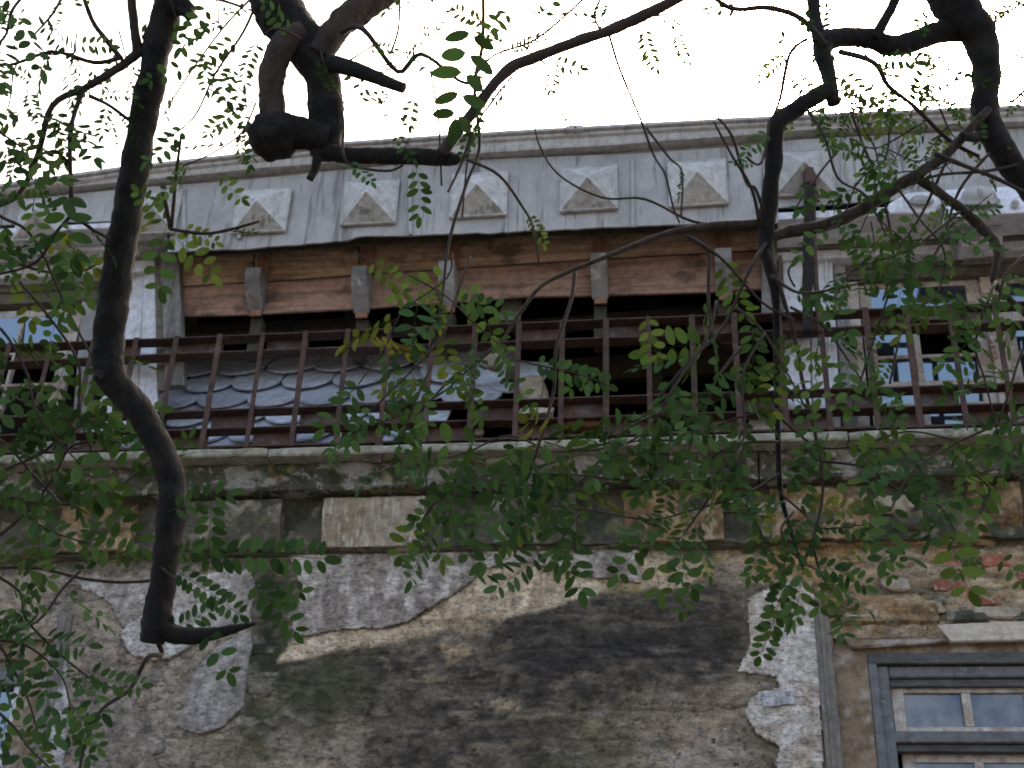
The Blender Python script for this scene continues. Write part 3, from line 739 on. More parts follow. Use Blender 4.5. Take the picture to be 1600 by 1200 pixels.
def bracket(px, t, b, w=.125):
    x = wx(px, (t + b) / 2, -.40)
    zt = wz(px, t, -.465); zb = wz(px, b, -.33)
    H = zt - zb
    prof = [(-.262, zt), (-.462, zt), (-.472, zt - .05 * H), (-.475, zt - .22 * H), (-.462, zt - .38 * H), (-.434, zt - .53 * H), (-.392, zt - .68 * H), (-.34, zt - .83 * H), (-.295, zt - .97 * H), (-.285, zb), (-.262, zb)]
    n = len(prof)
    v = [(x - w / 2, y, z) for y, z in prof] + [(x + w / 2, y, z) for y, z in prof]
    f = [tuple(range(n)), tuple(range(2 * n - 1, n - 1, -1))] + [(i, (i + 1) % n, (i + 1) % n + n, i + n) for i in range(n)]
    link('bracket', bevelled(v, f, .006), MAT['bracket'], timber)
    zz = wz(px, b + 12, -.29)
    box('bracket_backing', x - w * .36, x + w * .42, -.29, -.264, zz, zt + .5, MAT['stud'], timber, .003)
    box('stud', x - w * .42, x + w * .36, -.22, -.13, zz - .35, zz + .02, MAT['darkwood'], timber, .004)
for a, t, b in ((396, 417, 481), (562, 414, 484), (698, 406, 475), (936, 394, 462), (1131, 386, 456)):
    bracket(a, t, b)
slab('corner_post', [(250, 380), (278, 380), (288, 602), (258, 602)], -.34, .08, MAT['post'], timber, .005, .001)
slab('corner_post', [(240, 384), (252, 384), (259, 610), (246, 610)], -.31, .05, MAT['lintel'], timber, .004, .001)
slab('corner_post', [(1191, 360), (1213, 360), (1216, 490), (1190, 490)], -.34, .08, MAT['post'], timber, .005, .001)
slab('corner_post', [(1215, 370), (1222, 370), (1226, 640), (1218, 640)], -.31, .05, MAT['lintel'], timber, .004, .001)
# timbers inside the dark gap
for q, Y, th, m in (([(250, 508), (560, 496), (560, 512), (250, 523)], .15, .1, 'darkwood'), ([(560, 500), (700, 494), (700, 503), (560, 510)], .5, .1, 'darkwood'),
                    ([(800, 500), (1195, 470), (1195, 484), (800, 514)], .2, .12, 'darkwood'), ([(880, 560), (1180, 540), (1180, 580), (880, 596)], .9, .1, 'darkwood'),
                    ([(775, 500), (788, 470), (816, 468), (812, 500)], -.1, .06, 'post'), ([(536, 480), (560, 476), (566, 540), (545, 545)], .1, .1, 'darkwood'), ([(1010, 470), (1030, 468), (1040, 700), (1018, 700)], .8, .1, 'darkwood')):
    slab('broken_timber', q, Y, th, MAT[m], timber, .004)

# ------------------------------------------------------------------ mansard slope with round-ended slates
roof = empty('mansard_roof', parent=house)
ANG = math.radians(57); Y0 = -.27
ca, sa = math.cos(ANG), math.sin(ANG)
def slope(x, s, off=0.0): return np.array([x, Y0 + s * ca - off * sa, Z_SLAB + s * sa + off * ca])
s_top = 0
for s in np.arange(0, 2.5, .01):
    if Pr(*slope(-1.9, s))[1] < 552: s_top = s; break
EXPO = None
for s in np.arange(0, .6, .005):
    if Pr(*slope(-1.9, s_top))[1] + 23.5 < Pr(*slope(-1.9, s_top - s))[1]: EXPO = s; break
SW = .43
def slate_mesh(seed):
    r = random.Random(seed)
    w = SW * .5 * .985; Lh = EXPO * 1.9
    pts = []
    n = 13
    for k in range(n):
        t = -1 + 2 * k / (n - 1)
        pts.append((t * w + r.uniform(-.003, .003), (1 - math.sqrt(max(0, 1 - (t * .93) ** 2))) * EXPO * .95 + r.uniform(-.003, .003)))
    pts += [(w, Lh), (-w, Lh)]
    m_ = len(pts); th = .019
    v = [(x, y, th) for x, y in pts] + [(x, y, 0) for x, y in pts]
    f = [tuple(range(m_)), tuple(range(2 * m_ - 1, m_ - 1, -1))] + [(i, i + m_, (i + 1) % m_ + m_, (i + 1) % m_) for i in range(m_)]
    return bevelled(v, f, .002)
SM = [slate_mesh(i) for i in range(5)]
for me in SM: me.materials.append(MAT['slate'])
rx = wx(262, 650, -.2)
right_lim = lambda s: wx(np.interp(s / s_top, [0, .45, .6, .8, 1], [700, 715, 800, 772, 765]), 620, 0)
k = 0; s = s_top - EXPO * 1.55
rowi = 0
while s > -.15:
    x = rx - SW * (.5 if rowi % 2 else 0) - .2
    while x < right_lim(s + .1) - SW * .3:
        if x > rx - SW * .75 and random.random() > .03:
            o = link('slate', SM[k % 5], None, roof); k += 1
            o.location = slope(x, s, .036)
            ax = Vector((1, 0, 0)); ay = Vector((0, ca, sa)); az = ax.cross(ay)
            mtx = Matrix((ax, ay, az)).transposed()
            tilt = Matrix.Rotation(-.17 + random.uniform(-.02, .02), 3, 'X') @ Matrix.Rotation(random.uniform(-.04, .04), 3, 'Z') @ Matrix.Rotation(random.uniform(-.02, .02), 3, 'Y')
            o.rotation_euler = (mtx @ tilt).to_euler()
        x += SW * random.uniform(.99, 1.02)
    s -= EXPO; rowi += 1
# two slipped large slates by the hole
for a, b, r_, sc_ in ((752, 606, .06, 1.35), (795, 618, -.16, 1.1), (700, 600, .02, 1.2), (735, 640, .03, 1.15)):
    best = min(np.arange(-.1, s_top, .01), key=lambda t: abs(Pr(*slope(wx(a, b, .1), t))[1] - b))
    o = link('slate', SM[k % 5], None, roof); k += 1
    o.location = slope(wx(a, b, Y0 + best * ca), best - .05, .045)
    mtx = Matrix((Vector((1, 0, 0)), Vector((0, ca, sa)), Vector((1, 0, 0)).cross(Vector((0, ca, sa))))).transposed()
    o.rotation_euler = (mtx @ (Matrix.Rotation(r_, 3, 'Z') @ Matrix.Rotation(-.07, 3, 'X'))).to_euler(); o.scale = (sc_, sc_, 1)
# boarding under the slates, ragged at the hole and along the top
NB = 46
bl, tl = [], []
ss = np.linspace(-.05, s_top - .02, NB)
v = []; f = []
for i, s in enumerate(ss):
    e = right_lim(s) - .1 + .10 * (random.random() - .5)
    for j, x in enumerate(np.linspace(rx - .3, e, 40)):
        t = s - (.05 * fbm(np.array([x * 5.]), np.array([0.]), 61)[0] if i == NB - 1 else 0)
        v.append(slope(x, t, -.075))
for i in range(NB - 1):
    for j in range(39): f.append((i * 40 + j, i * 40 + j + 1, (i + 1) * 40 + j + 1, (i + 1) * 40 + j))
link('roof_boarding', meshfrom('m', v, f), MAT['darkwood'], roof)
# crumbled mortar fillet along the top of the slates
pts = []
for px_ in range(330, 800, 12):
    if random.random() < .55:
        p = slope(wx(px_, 556, .3), s_top - .05 + random.uniform(-.03, .02), .035)
        q = Pr(*p)
        o = lump('mortar_fillet', q[0], q[1], p[1], random.uniform(.03, .09), .03, random.uniform(.012, .028), MAT['mortar'], roof, px_ * .37)
lump('rubble_chunk', 834, 612, -.12, .10, .06, .13, MAT['mortar'], roof, 3.3)
lump('rubble_chunk', 838, 645, -.16, .13, .05, .035, MAT['stone_cream'], roof, 7.9)
lump('rubble_chunk', 770, 566, .05, .07, .05, .07, MAT['mortar'], roof, 1.9)
lump('rubble_chunk', 800, 585, .0, .05, .05, .06, MAT['block'], roof, 5.2)
lump('rubble_chunk', 748, 676, -.3, .04, .03, .035, MAT['mortar'], roof, 8.8)
lump('bird_nest_straw', 905, 668, -.3, .20, .1, .03, MAT['straw'], roof, 2.2)

# ------------------------------------------------------------------ dormers
def dormer_head(name_parent, xa, xb, px, rows):
    """rows: (py_top, py_bottom, front y, material) measured on the column px"""
    for a, b, Y, m in rows:
        zt = wz(px, a, Y); zb = wz(px, b, Y)
        profile('head_moulding', xa, xb, [(.3, zt), (Y + .004, zt), (Y, zt - .004), (Y, zb + .006), (Y + .008, zb), (.3, zb)], MAT[m], name_parent, 80, .005, int(a))
# right dormer
dr = empty('dormer', parent=house)
xa = wx(1217, 340, -.7)
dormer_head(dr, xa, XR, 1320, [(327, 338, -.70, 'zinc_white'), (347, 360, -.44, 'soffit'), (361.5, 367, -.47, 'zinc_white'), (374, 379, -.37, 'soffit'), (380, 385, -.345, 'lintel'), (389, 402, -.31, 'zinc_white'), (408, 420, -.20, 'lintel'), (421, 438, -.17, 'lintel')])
# sloping soffit pieces between
def soffit(xa, xb, px, a, Ya, b, Yb, m, par):
    za = wz(px, a, Ya); zb = wz(px, b, Yb)
    profile('soffit', xa, xb, [(Ya, za), (Ya + .01, za + .03), (Yb + .05, zb + .03), (Yb, zb)], MAT[m], par, 80, .005, int(a))
soffit(xa + .003, XR, 1320, 338.5, -.68, 350, -.445, 'soffit', dr)
soffit(xa + .003, XR, 1320, 403, -.29, 412, -.18, 'lintel', dr)
slab('gap_shade_strip', [(1290, 320), (1322, 316), (1326, 326), (1296, 327)], -.60, .03, MAT['iron_dark'], dr, .002)  # near-black strip added to paint the shaded gap above the ledge
# pilaster strips of pale metal
for q, Y, m in (([(1223, 398), (1262, 398), (1270, 690), (1229, 690)], -.27, 'zinc_white'), ([(1263, 398), (1300, 398), (1316, 690), (1272, 690)], -.25, 'zinc_white'),
                ([(1301, 400), (1319, 400), (1344, 690), (1318, 690)], -.21, 'zinc_dark'), ([(1288, 398), (1293, 398), (1304, 690), (1299, 690)], -.268, 'zinc_white')):
    slab('pilaster_strip', q, Y, .10, MAT[m], dr, .006, .002)
slab('pilaster_foot', [(1185, 612), (1240, 592), (1240, 690), (1160, 690)], -.29, .05, MAT['zinc_white'], dr, .006)
slab('cheek_board', [(1319, 440), (1340, 440), (1362, 690), (1340, 690)], -.17, .05, MAT['cream'], dr, .005)
# projecting ornament over the middle of the dormer
orn = empty('dormer_ornament', parent=house)
xo0, xo1 = wx(1472, 310, -.8), wx(1700, 300, -.8)
zt = wz(1530, 291, -.74); zb = wz(1530, 336, -.84)
v = [(xo0 + .05, -.72, zt), (xo1 - .05, -.72, zt), (xo1, -.84, zb + .03), (xo0, -.84, zb + .03), (xo0, -.84, zb), (xo1, -.84, zb), (xo0, -.66, zb + .03), (xo1, -.66, zb + .03), (xo0 + .05, -.60, zt), (xo1 - .05, -.60, zt)]
f = [(0, 1, 2, 3), (3, 2, 5, 4), (4, 5, 7, 6), (6, 7, 9, 8), (8, 9, 1, 0), (0, 3, 4, 6, 8), (1, 9, 7, 5, 2)]
link('ornament_body', bevelled(v, f, .012, 2), MAT['zinc_white'], orn)
def dome(name, px, py, Y, r, hgt_, mat, par, tilt=.5):
    p = W(px, py, Y)
    v = []; f = []; n = 24; rings = [(1.18, 0), (1.2, .10), (1.1, .16), (1.0, .14), (.97, .40), (.85, .68), (.65, .87), (.35, .98)]
    ax = Vector((1, 0, 0)); nn = Vector((0, -math.cos(tilt), math.sin(tilt))); bz = nn.cross(ax)
    for a, h in rings:
        for k_ in range(n):
            t = 2 * math.pi * k_ / n
            v.append(Vector(p) + ax * math.cos(t) * a * r + bz * math.sin(t) * a * r + nn * h * hgt_)
    v.append(Vector(p) + nn * hgt_)
    for i in range(len(rings) - 1):
        for k_ in range(n): f.append((i * n + k_, i * n + (k_ + 1) % n, (i + 1) * n + (k_ + 1) % n, (i + 1) * n + k_))
    for k_ in range(n): f.append(((len(rings) - 1) * n + k_, (len(rings) - 1) * n + (k_ + 1) % n, len(v) - 1))
    bm = bmesh.new(); vv = [bm.verts.new(q) for q in v]
    for q in f: bm.faces.new([vv[i] for i in q])
    bmesh.ops.recalc_face_normals(bm, faces=bm.faces)
    me = bpy.data.meshes.new('m'); bm.to_mesh(me); bm.free()
    me.polygons.foreach_set('use_smooth', [True] * len(me.polygons))
    return link(name, me, mat, par)
dome('domed_boss', 1529, 315, -.81, .125, .11, MAT['zinc'], orn, .75)
dome('small_boss', 1439, 313, -.72, .075, .03, MAT['zinc_dark'], orn, .6)
dome('small_boss', 1586, 320, -.85, .028, .04, MAT['zinc'], orn, .6)
dome('small_boss', 1471, 324, -.74, .028, .03, MAT['zinc'], orn, .6)
slab('ornament_wing', [(1388, 318), (1420, 300), (1476, 297), (1474, 333), (1388, 333)], -.72, .25, MAT['zinc_white'], orn, .01)
slab('keystone_block', [(1503, 354), (1567, 351), (1567, 378), (1503, 383)], -.50, .2, MAT['zinc_white'], orn, .008)
lump('keystone_rosette', 1522, 368, -.50, .055, .03, .05, MAT['zinc'], orn, 4.1)
slab('keystone_block', [(1505, 386), (1569, 383), (1569, 400), (1505, 403)], -.33, .1, MAT['frieze'], orn, .006)

def bars(par, xs_, zs_, Y, wv, wh, x0, x1, z0, z1, mat, th=.05):
    for x, w in zip(xs_, wv): box('stile' if w > .06 else 'glazing_bar', x - w / 2, x + w / 2, Y, Y + th, z0, z1, mat, par, .004, .0008)
    for z, w in zip(zs_, wh): box('rail' if w > .045 else 'glazing_bar', x0, x1, Y + .003, Y + th - .003, z - w / 2, z + w / 2, mat, par, .004, .0008)
def pane(par, xa, xb, za, zb, Y, mat, lean=.0):
    r1, r2 = random.uniform(-.003, .003), random.uniform(-.003, .003)
    k = lean * (zb - za) / 2
    v = [(xa, Y + r1 + k, za), (xb, Y + r2 + k, za), (xb, Y - r1 - k, zb), (xa, Y - r2 - k, zb)]
    v += [(x, y + .004, z) for x, y, z in v]
    link('pane', bevelled(v, BF, 0), mat, par)
# right dormer window
YS = -.10
win = empty('dormer_window', parent=house)
xx = lambda px: wx(px, 470, YS)
zz = lambda py: wz(1440, py, YS)
x_l, x_m, x_c0, x_c1, x_m2, x_r = xx(1352), xx(1424), xx(1512), xx(1556), xx(1640), xx(1725)
bar_z = [442, 500, 556, 599, 632, 668]
Zs = [zz(b) for b in bar_z]
bars(win, [x_l, x_m, x_c0 + .05], [], YS, [.085, .045, .10], [], 0, 0, Zs[-1] - .1, Zs[0], MAT['cream'])
box('stile', x_c0 + .10, x_c1 + .02, YS - .03, YS + .05, Zs[-1] - .1, Zs[0] + .02, MAT['cream_flake'], win, .006, .002)
bars(win, [x_c1 + .06, x_m2, x_r], [], YS, [.08, .04, .09], [], 0, 0, Zs[-1] - .1, Zs[0], MAT['cream'])
for z, w in zip(Zs, (.07, .075, .03, .045, .03, .05)):
    box('rail' if w > .044 else 'glazing_bar', x_l, x_c0 + .09, YS + .003, YS + .047, z - w / 2, z + w / 2, MAT['cream'], win, .004, .001)
    box('rail' if w > .044 else 'glazing_bar', x_c1 + .03, x_r, YS + .003, YS + .047, z - w / 2, z + w / 2, MAT['cream'], win, .004, .001)
zt_ = Zs[1]
box('transom', x_l - .02, x_c0 + .09, YS - .05, YS + .002, zt_ - .03, zt_ + .03, MAT['lintel'], win, .004)
for i in range(5):
    for a, b in ((x_l, x_m), (x_m, x_c0 + .05), (x_c1 + .06, x_m2), (x_m2, x_r)):
        if i == 1 and a == x_m: continue            # this pane is gone
        pane(win, a, b, Zs[i + 1], Zs[i], YS + .028, MAT['glass'], .13)
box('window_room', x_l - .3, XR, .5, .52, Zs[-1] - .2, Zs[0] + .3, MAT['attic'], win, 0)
# left dormer
dl = empty('dormer', parent=house)
xb_ = wx(250, 350, -.7)
dormer_head(dl, XL, xb_, 130, [(350, 358, -.70, 'zinc_white'), (370, 384, -.44, 'soffit'), (386, 391, -.47, 'zinc_white'), (398, 404, -.36, 'frieze'), (411, 428, -.31, 'zinc_white'), (436, 450, -.20, 'lintel'), (452, 470, -.17, 'lintel')])
soffit(XL, xb_ - .003, 130, 358.5, -.68, 374, -.445, 'soffit', dl)
soffit(XL, xb_ - .003, 130, 429, -.29, 442, -.18, 'lintel', dl)
slab('dormer_corner', [(200, 350), (262, 350), (258, 384), (215, 392)], -.5, .1, MAT['zinc_dark'], dl, .01)
slab('pilaster_strip', [(226, 402), (243, 402), (247, 700), (212, 700)], -.26, .1, MAT['zinc_white'], dl, .006, .002)
slab('pilaster_strip', [(212, 402), (227, 402), (214, 640), (214, 700), (140, 700), (146, 640), (182, 585)], -.235, .1, MAT['zinc_white'], dl, .006, .002)
slab('pilaster_strip', [(186, 402), (212, 402), (190, 560), (165, 560)], -.21, .1, MAT['zinc_dark'], dl, .006, .002)
dome('scroll_boss', 206, 428, -.26, .035, .03, MAT['zinc_white'], dl, .1)
slab('cheek_board', [(130, 440), (152, 440), (138, 700), (110, 700)], -.16, .06, MAT['zinc_dark'], dl, .005)
wl = empty('dormer_window', parent=house)
xx = lambda px: wx(px, 515, YS); zz = lambda py: wz(60, py, YS)
Zs = [zz(b) for b in (489, 548, 600, 650, 700)]
xa_, xm_, xc_ = xx(112), xx(32), xx(-60)
bars(wl, [xa_, xm_, xc_], [], YS, [.12, .03, .12], [], 0, 0, Zs[-1] - .1, Zs[0], MAT['cream'])
bars(wl, [xx(-140), xx(-215)], [], YS, [.03, .12], [], 0, 0, Zs[-1] - .1, Zs[0], MAT['cream'])
for z, w in zip(Zs, (.07, .055, .03, .03, .05)):
    box('rail' if w > .044 else 'glazing_bar', xx(-215), xa_, YS + .003, YS + .047, z - w / 2, z + w / 2, MAT['cream'], wl, .004, .001)
for a, b in ((xm_, xa_), (xc_, xm_), (xx(-140), xc_), (xx(-215), xx(-140))): pane(wl, a, b, Zs[1], Zs[0], YS + .028, MAT['glass'], .13)
pane(wl, xc_, xm_, Zs[3], Zs[2], YS + .025, MAT['glass'])
box('window_room', XL, xa_ + .3, .5, .52, Zs[-1] - .2, Zs[0] + .3, MAT['attic'], wl, 0)

# ------------------------------------------------------------------ lower windows
def lower_window(x0, sgn, zt, name):
    """x0: edge of the wall opening; sgn +1 the opening runs to the right"""
    w = empty(name, parent=house)
    X = lambda a: x0 + sgn * a
    def bb(n, a0, a1, y0, y1, z0, z1, m, bev=.006, jit=.001):
        lo_, hi_ = sorted((X(a0), X(a1))); return box(n, lo_, hi_, y0, y1, z0, z1, m, w, bev, jit)
    zb = ZW0 + .02
    # reveal in front of the frame
    bb('reveal', -.02, .212, .045, .30, zb, zt - .10, MAT['reveal'], .01, .003)
    bb('reveal', -.02, 2.16, .060, .30, zt - .13, zt + .05, MAT['reveal'], .01, .003)
    bb('surround_strip', -.125, -.02, -.045, .05, zb, zt + .20, MAT['surround'], .012, .003)
    bb('surround_strip', -.09, -.06, -.060, -.040, zb, zt + .19, MAT['surround'], .008, .002)
    return w, bb, zb
FT = wz(1480, 1020, .06)
w_, bb, zb = lower_window(RWX, 1, RWZ, 'sash_window')
a0 = wx(1357, 1050, .06) - RWX
bb('frame_jamb', a0, a0 + .06, .055, .16, zb, FT, MAT['frame_grey'])
bb('frame_head', a0, 2.1, .052, .16, FT - .075, FT, MAT['frame_dark'])
aj = wx(1372, 1100, .08) - RWX; ai = wx(1394, 1100, .08) - RWX
zi = wz(1480, 1048, .10)
bb('inner_jamb', aj, ai, .085, .22, zb, FT - .08, MAT['frame_grey'], .008)
bb('inner_head', ai + .002, 2.0, .095, .22, zi - .045, FT - .078, MAT['frame_grey'], .008)
bb('inner_head', ai + .002, 2.0, .125, .22, zi - .10, zi - .047, MAT['frame_dark'], .006)
zs_t = wz(1480, 1070, .17); zt1 = wz(1480, 1143, .10); zt2 = wz(1480, 1161, .10)
bb('transom', aj + .01, 2.0, .085, .22, zt2, zt1, MAT['frame_grey'], .008)
bb('transom_underside', ai + .002, 2.0, .125, .24, zt2 - .05, zt2 - .002, MAT['frame_dark'], .006)
X_ = lambda px: wx(px, 1100, .17) - RWX
st0, st1, gb, gb2 = X_(1394), X_(1413), X_(1511), X_(1609)
zsb = wz(1480, 1136, .17)
bb('stile', st0, st1, .165, .21, zsb - .05, zs_t, MAT['cream'], .004)
bb('rail', st1 + .001, 1.95, .168, .21, zs_t - .055, zs_t, MAT['cream'], .004)
bb('rail', st1 + .001, 1.95, .168, .21, zsb - .05, zsb, MAT['cream'], .004)
for g in (gb, gb2, gb2 + gb - st1): bb('glazing_bar', g - .03, g + .03, .166, .21, zsb + .001, zs_t - .056, MAT['cream'], .006)
for a, b in ((st1, gb), (gb, gb2), (gb2, 2 * gb2 - gb)): pane(w_, RWX + a, RWX + b, zsb, zs_t - .05, .195, MAT['glass_dusty'])
zl_t = wz(1480, 1178, .20)
bb('stile', st0 + .03, st1 + .03, .20, .24, zb, zl_t, MAT['cream'], .004)
bb('rail', st1 + .031, 1.95, .203, .24, zl_t - .055, zl_t, MAT['cream'], .004)
bb('rail', st1 + .031, 1.95, .203, .24, zb + .2, zb + .28, MAT['cream'], .004)
for g in (gb + .03, gb2 + .03): bb('glazing_bar', g - .028, g + .028, .201, .24, zb + .28, zl_t - .056, MAT['cream'], .005)
for a, b in ((st1 + .03, gb + .03), (gb + .03, gb2 + .03), (gb2 + .03, 1.9)): pane(w_, RWX + a, RWX + b, zb + .2, zl_t - .05, .225, MAT['glass_dusty'])
bb('room_behind', 0, 2.15, .5, .52, ZW0, RWZ + .1, MAT['attic'], 0, 0)
# lintel stones over it
slab('lintel_stone', [(1462, 976), (1620, 968), (1760, 962), (1760, 993), (1620, 999), (1486, 1002)], -.018, .06, MAT['stone_cream'], w_, .006, .002)
slab('lintel_stone', [(1308, 984), (1461, 976), (1484, 1003), (1360, 1011), (1330, 1012)], .004, .05, MAT['reveal'], w_, .008, .004)
profile('lintel_moulding', wx(1290, 960, -.05), wx(1466, 950, -.05), [(.0, wz(1400, 925, -.05)), (-.03, wz(1400, 930, -.05)), (-.045, wz(1400, 945, -.05)), (-.02, wz(1400, 958, -.05)), (-.04, wz(1400, 968, -.05)), (.0, wz(1400, 974, -.05))], MAT['block_ochre'], w_, 120, .010, 71, (.014, 9.0, .2))
profile('lintel_moulding', wx(1480, 960, -.05), XR, [(.0, wz(1530, 950, -.05)), (-.03, wz(1530, 955, -.05)), (-.03, wz(1530, 966, -.05)), (.0, wz(1530, 971, -.05))], MAT['block'], w_, 120, .012, 73, (.014, 9.0, .2))
# left one, only its corner in view
w2, bb2, zb2 = lower_window(LWX, -1, LWZ, 'sash_window')
a0 = LWX - wx(42, 1150, .06)
bb2('frame_jamb', a0, a0 + .10, .055, .18, zb2, LWZ - .3, MAT['cream'])
bb2('inner_jamb', a0 + .10, a0 + .2, .09, .2, zb2, LWZ - .32, MAT['zinc_white'])
bb2('frame_head', a0, 2.1, .05, .2, LWZ - .32, LWZ - .22, MAT['frame_grey'])
bb2('inner_head', .2, 2.1, .1, .2, LWZ - .22, LWZ - .1, MAT['lintel'])
for i in range(3): pane(w2, LWX - a0 - .2 - .5 * (i + 1), LWX - a0 - .2 - .5 * i, zb2, LWZ - .32, .16, MAT['glass'])
bb2('room_behind', 0, 2.15, .5, .52, ZW0, LWZ + .1, MAT['attic'], 0, 0)

# ------------------------------------------------------------------ rusty iron railing on the ledge
rail = empty('iron_railing', (0, -.44, Z_SLAB))
tag(rail, 'rusty brown iron railing with chequered plates along the stone ledge', 'railing')
YR = -.455
def rpart(name, x0, x1, y0, y1, z0, z1, mat, bev=.002, jit=0):
    o = box(name, x0, x1, y0, y1, z0, z1, mat, None, bev, jit)
    o.parent = rail; o.matrix_parent_inverse = Matrix.Translation((0, .44, -Z_SLAB)); return o
pyl = [514.5, 541, 632, 661, 689]                # heights of the five flat bars on the column x = 560
zr = [wz(560, q, YR) for q in pyl]
bxp = [15, 81, 147, 213, 276, 344, 411, 478, 544, 609, 676, 743, 811, 879, 947, 1013, 1081, 1147, 1216, 1281, 1352, 1415, 1483, 1554]
bx_ = [wx(a, 520 - (a - 560) * .037, YR) for a in bxp]
st = (bx_[-1] - bx_[0]) / (len(bx_) - 1)
bx_ = [bx_[0] - st * k_ for k_ in (4, 3, 2, 1)] + bx_ + [bx_[-1] + st * k_ for k_ in (1, 2, 3, 4)]
off = 4
for i, z in enumerate(zr):
    xs2 = np.linspace(bx_[0] - .1, bx_[-1] + .1, 120)
    sag = (fbm(xs2 * .8, xs2 * 0 + i, 811, 3) - .5) * .016; bow = (fbm(xs2 * .7, xs2 * 0 + i + 5, 815, 3) - .5) * .014
    t = .010 if i < 4 else .015
    d = .125
    L = [np.stack([xs2, YR + y + bow, z + q + sag], 1) for y, q in ((0, 0), (0, -t), (d, -t), (d, 0), (0, 0))]
    o = loft('flat_bar', L, MAT['rust'], None); o.parent = rail; o.matrix_parent_inverse = Matrix.Translation((0, .44, -Z_SLAB))
for i, x in enumerate(bx_):
    w = .0205 + random.uniform(-.002, .002)
    rpart('baluster', x - w, x + w, YR - .012, YR - .001, zr[-1] - .03, zr[0] + .004, MAT['rust'], .002, .0012)
    if i % 8 == 5:
        rpart('foot', x - .03, x + .03, YR - .008, YR + .03, Z_SLAB - .14, zr[-1] - .02, MAT['rust'], .003)
for i in range(len(bx_) - 1):
    k_ = i - off                                  # cell between baluster k and k + 1
    for band, (za, zb_) in enumerate(((zr[1], zr[0]), (zr[3], zr[2]), (zr[4], zr[3]))):
        fill = (k_ % 2 == 0) if band in (0, 2) else (k_ % 2 == 1)
        if fill:
            rpart('chequer_plate', bx_[i] + .004, bx_[i + 1] - .004, YR + .100 + random.uniform(-.01, .006), YR + .108, za + .001, zb_ - .014, MAT['rust_plate'], .001, .002)

# ------------------------------------------------------------------ corroded pipe in front of the right pilaster
pipe = empty('rusted_pipe', tuple(W(1262, 560, -.72)))
tag(pipe, 'black corroded iron pipe stub standing in front of the pale right pilaster', 'pipe')
def keep(o, par):
    o.parent = par; o.matrix_parent_inverse = Matrix.Translation(-Vector(par.location)); return o
me, _, _ = tube_mesh([W(1262, 520, -.76), W(1262, 430, -.765), W(1264, 350, -.775), W(1265, 285, -.78)], [.038, .040, .040, .038], 12, .22, True, 8, 22)
keep(link('pipe_shaft', me, MAT['iron_dark'], None), pipe)
me, _, _ = tube_mesh([W(1265, 290, -.78), W(1265, 278, -.78), W(1264, 265, -.78)], [.045, .048, .034], 12, .3, True, 5, 26)
keep(link('broken_collar', me, MAT['rust'], None), pipe)
me, _, _ = tube_mesh([W(1281, 520, -.74), W(1273, 410, -.745), W(1270, 300, -.75)], [.022, .022, .02], 8, .1, True, 6, 20)
keep(link('rust_strip', me, MAT['rust'], None), pipe)
# loop of wire hanging off it
me, _, _ = tube_mesh([W(1249, 404, -.78), W(1240, 410, -.79), W(1232, 424, -.79), W(1236, 438, -.79), W(1242, 448, -.79)], [.008, .008, .008, .008, .009], 6, 0)
keep(link('wire_loop', me, MAT['iron_dark'], None), pipe)

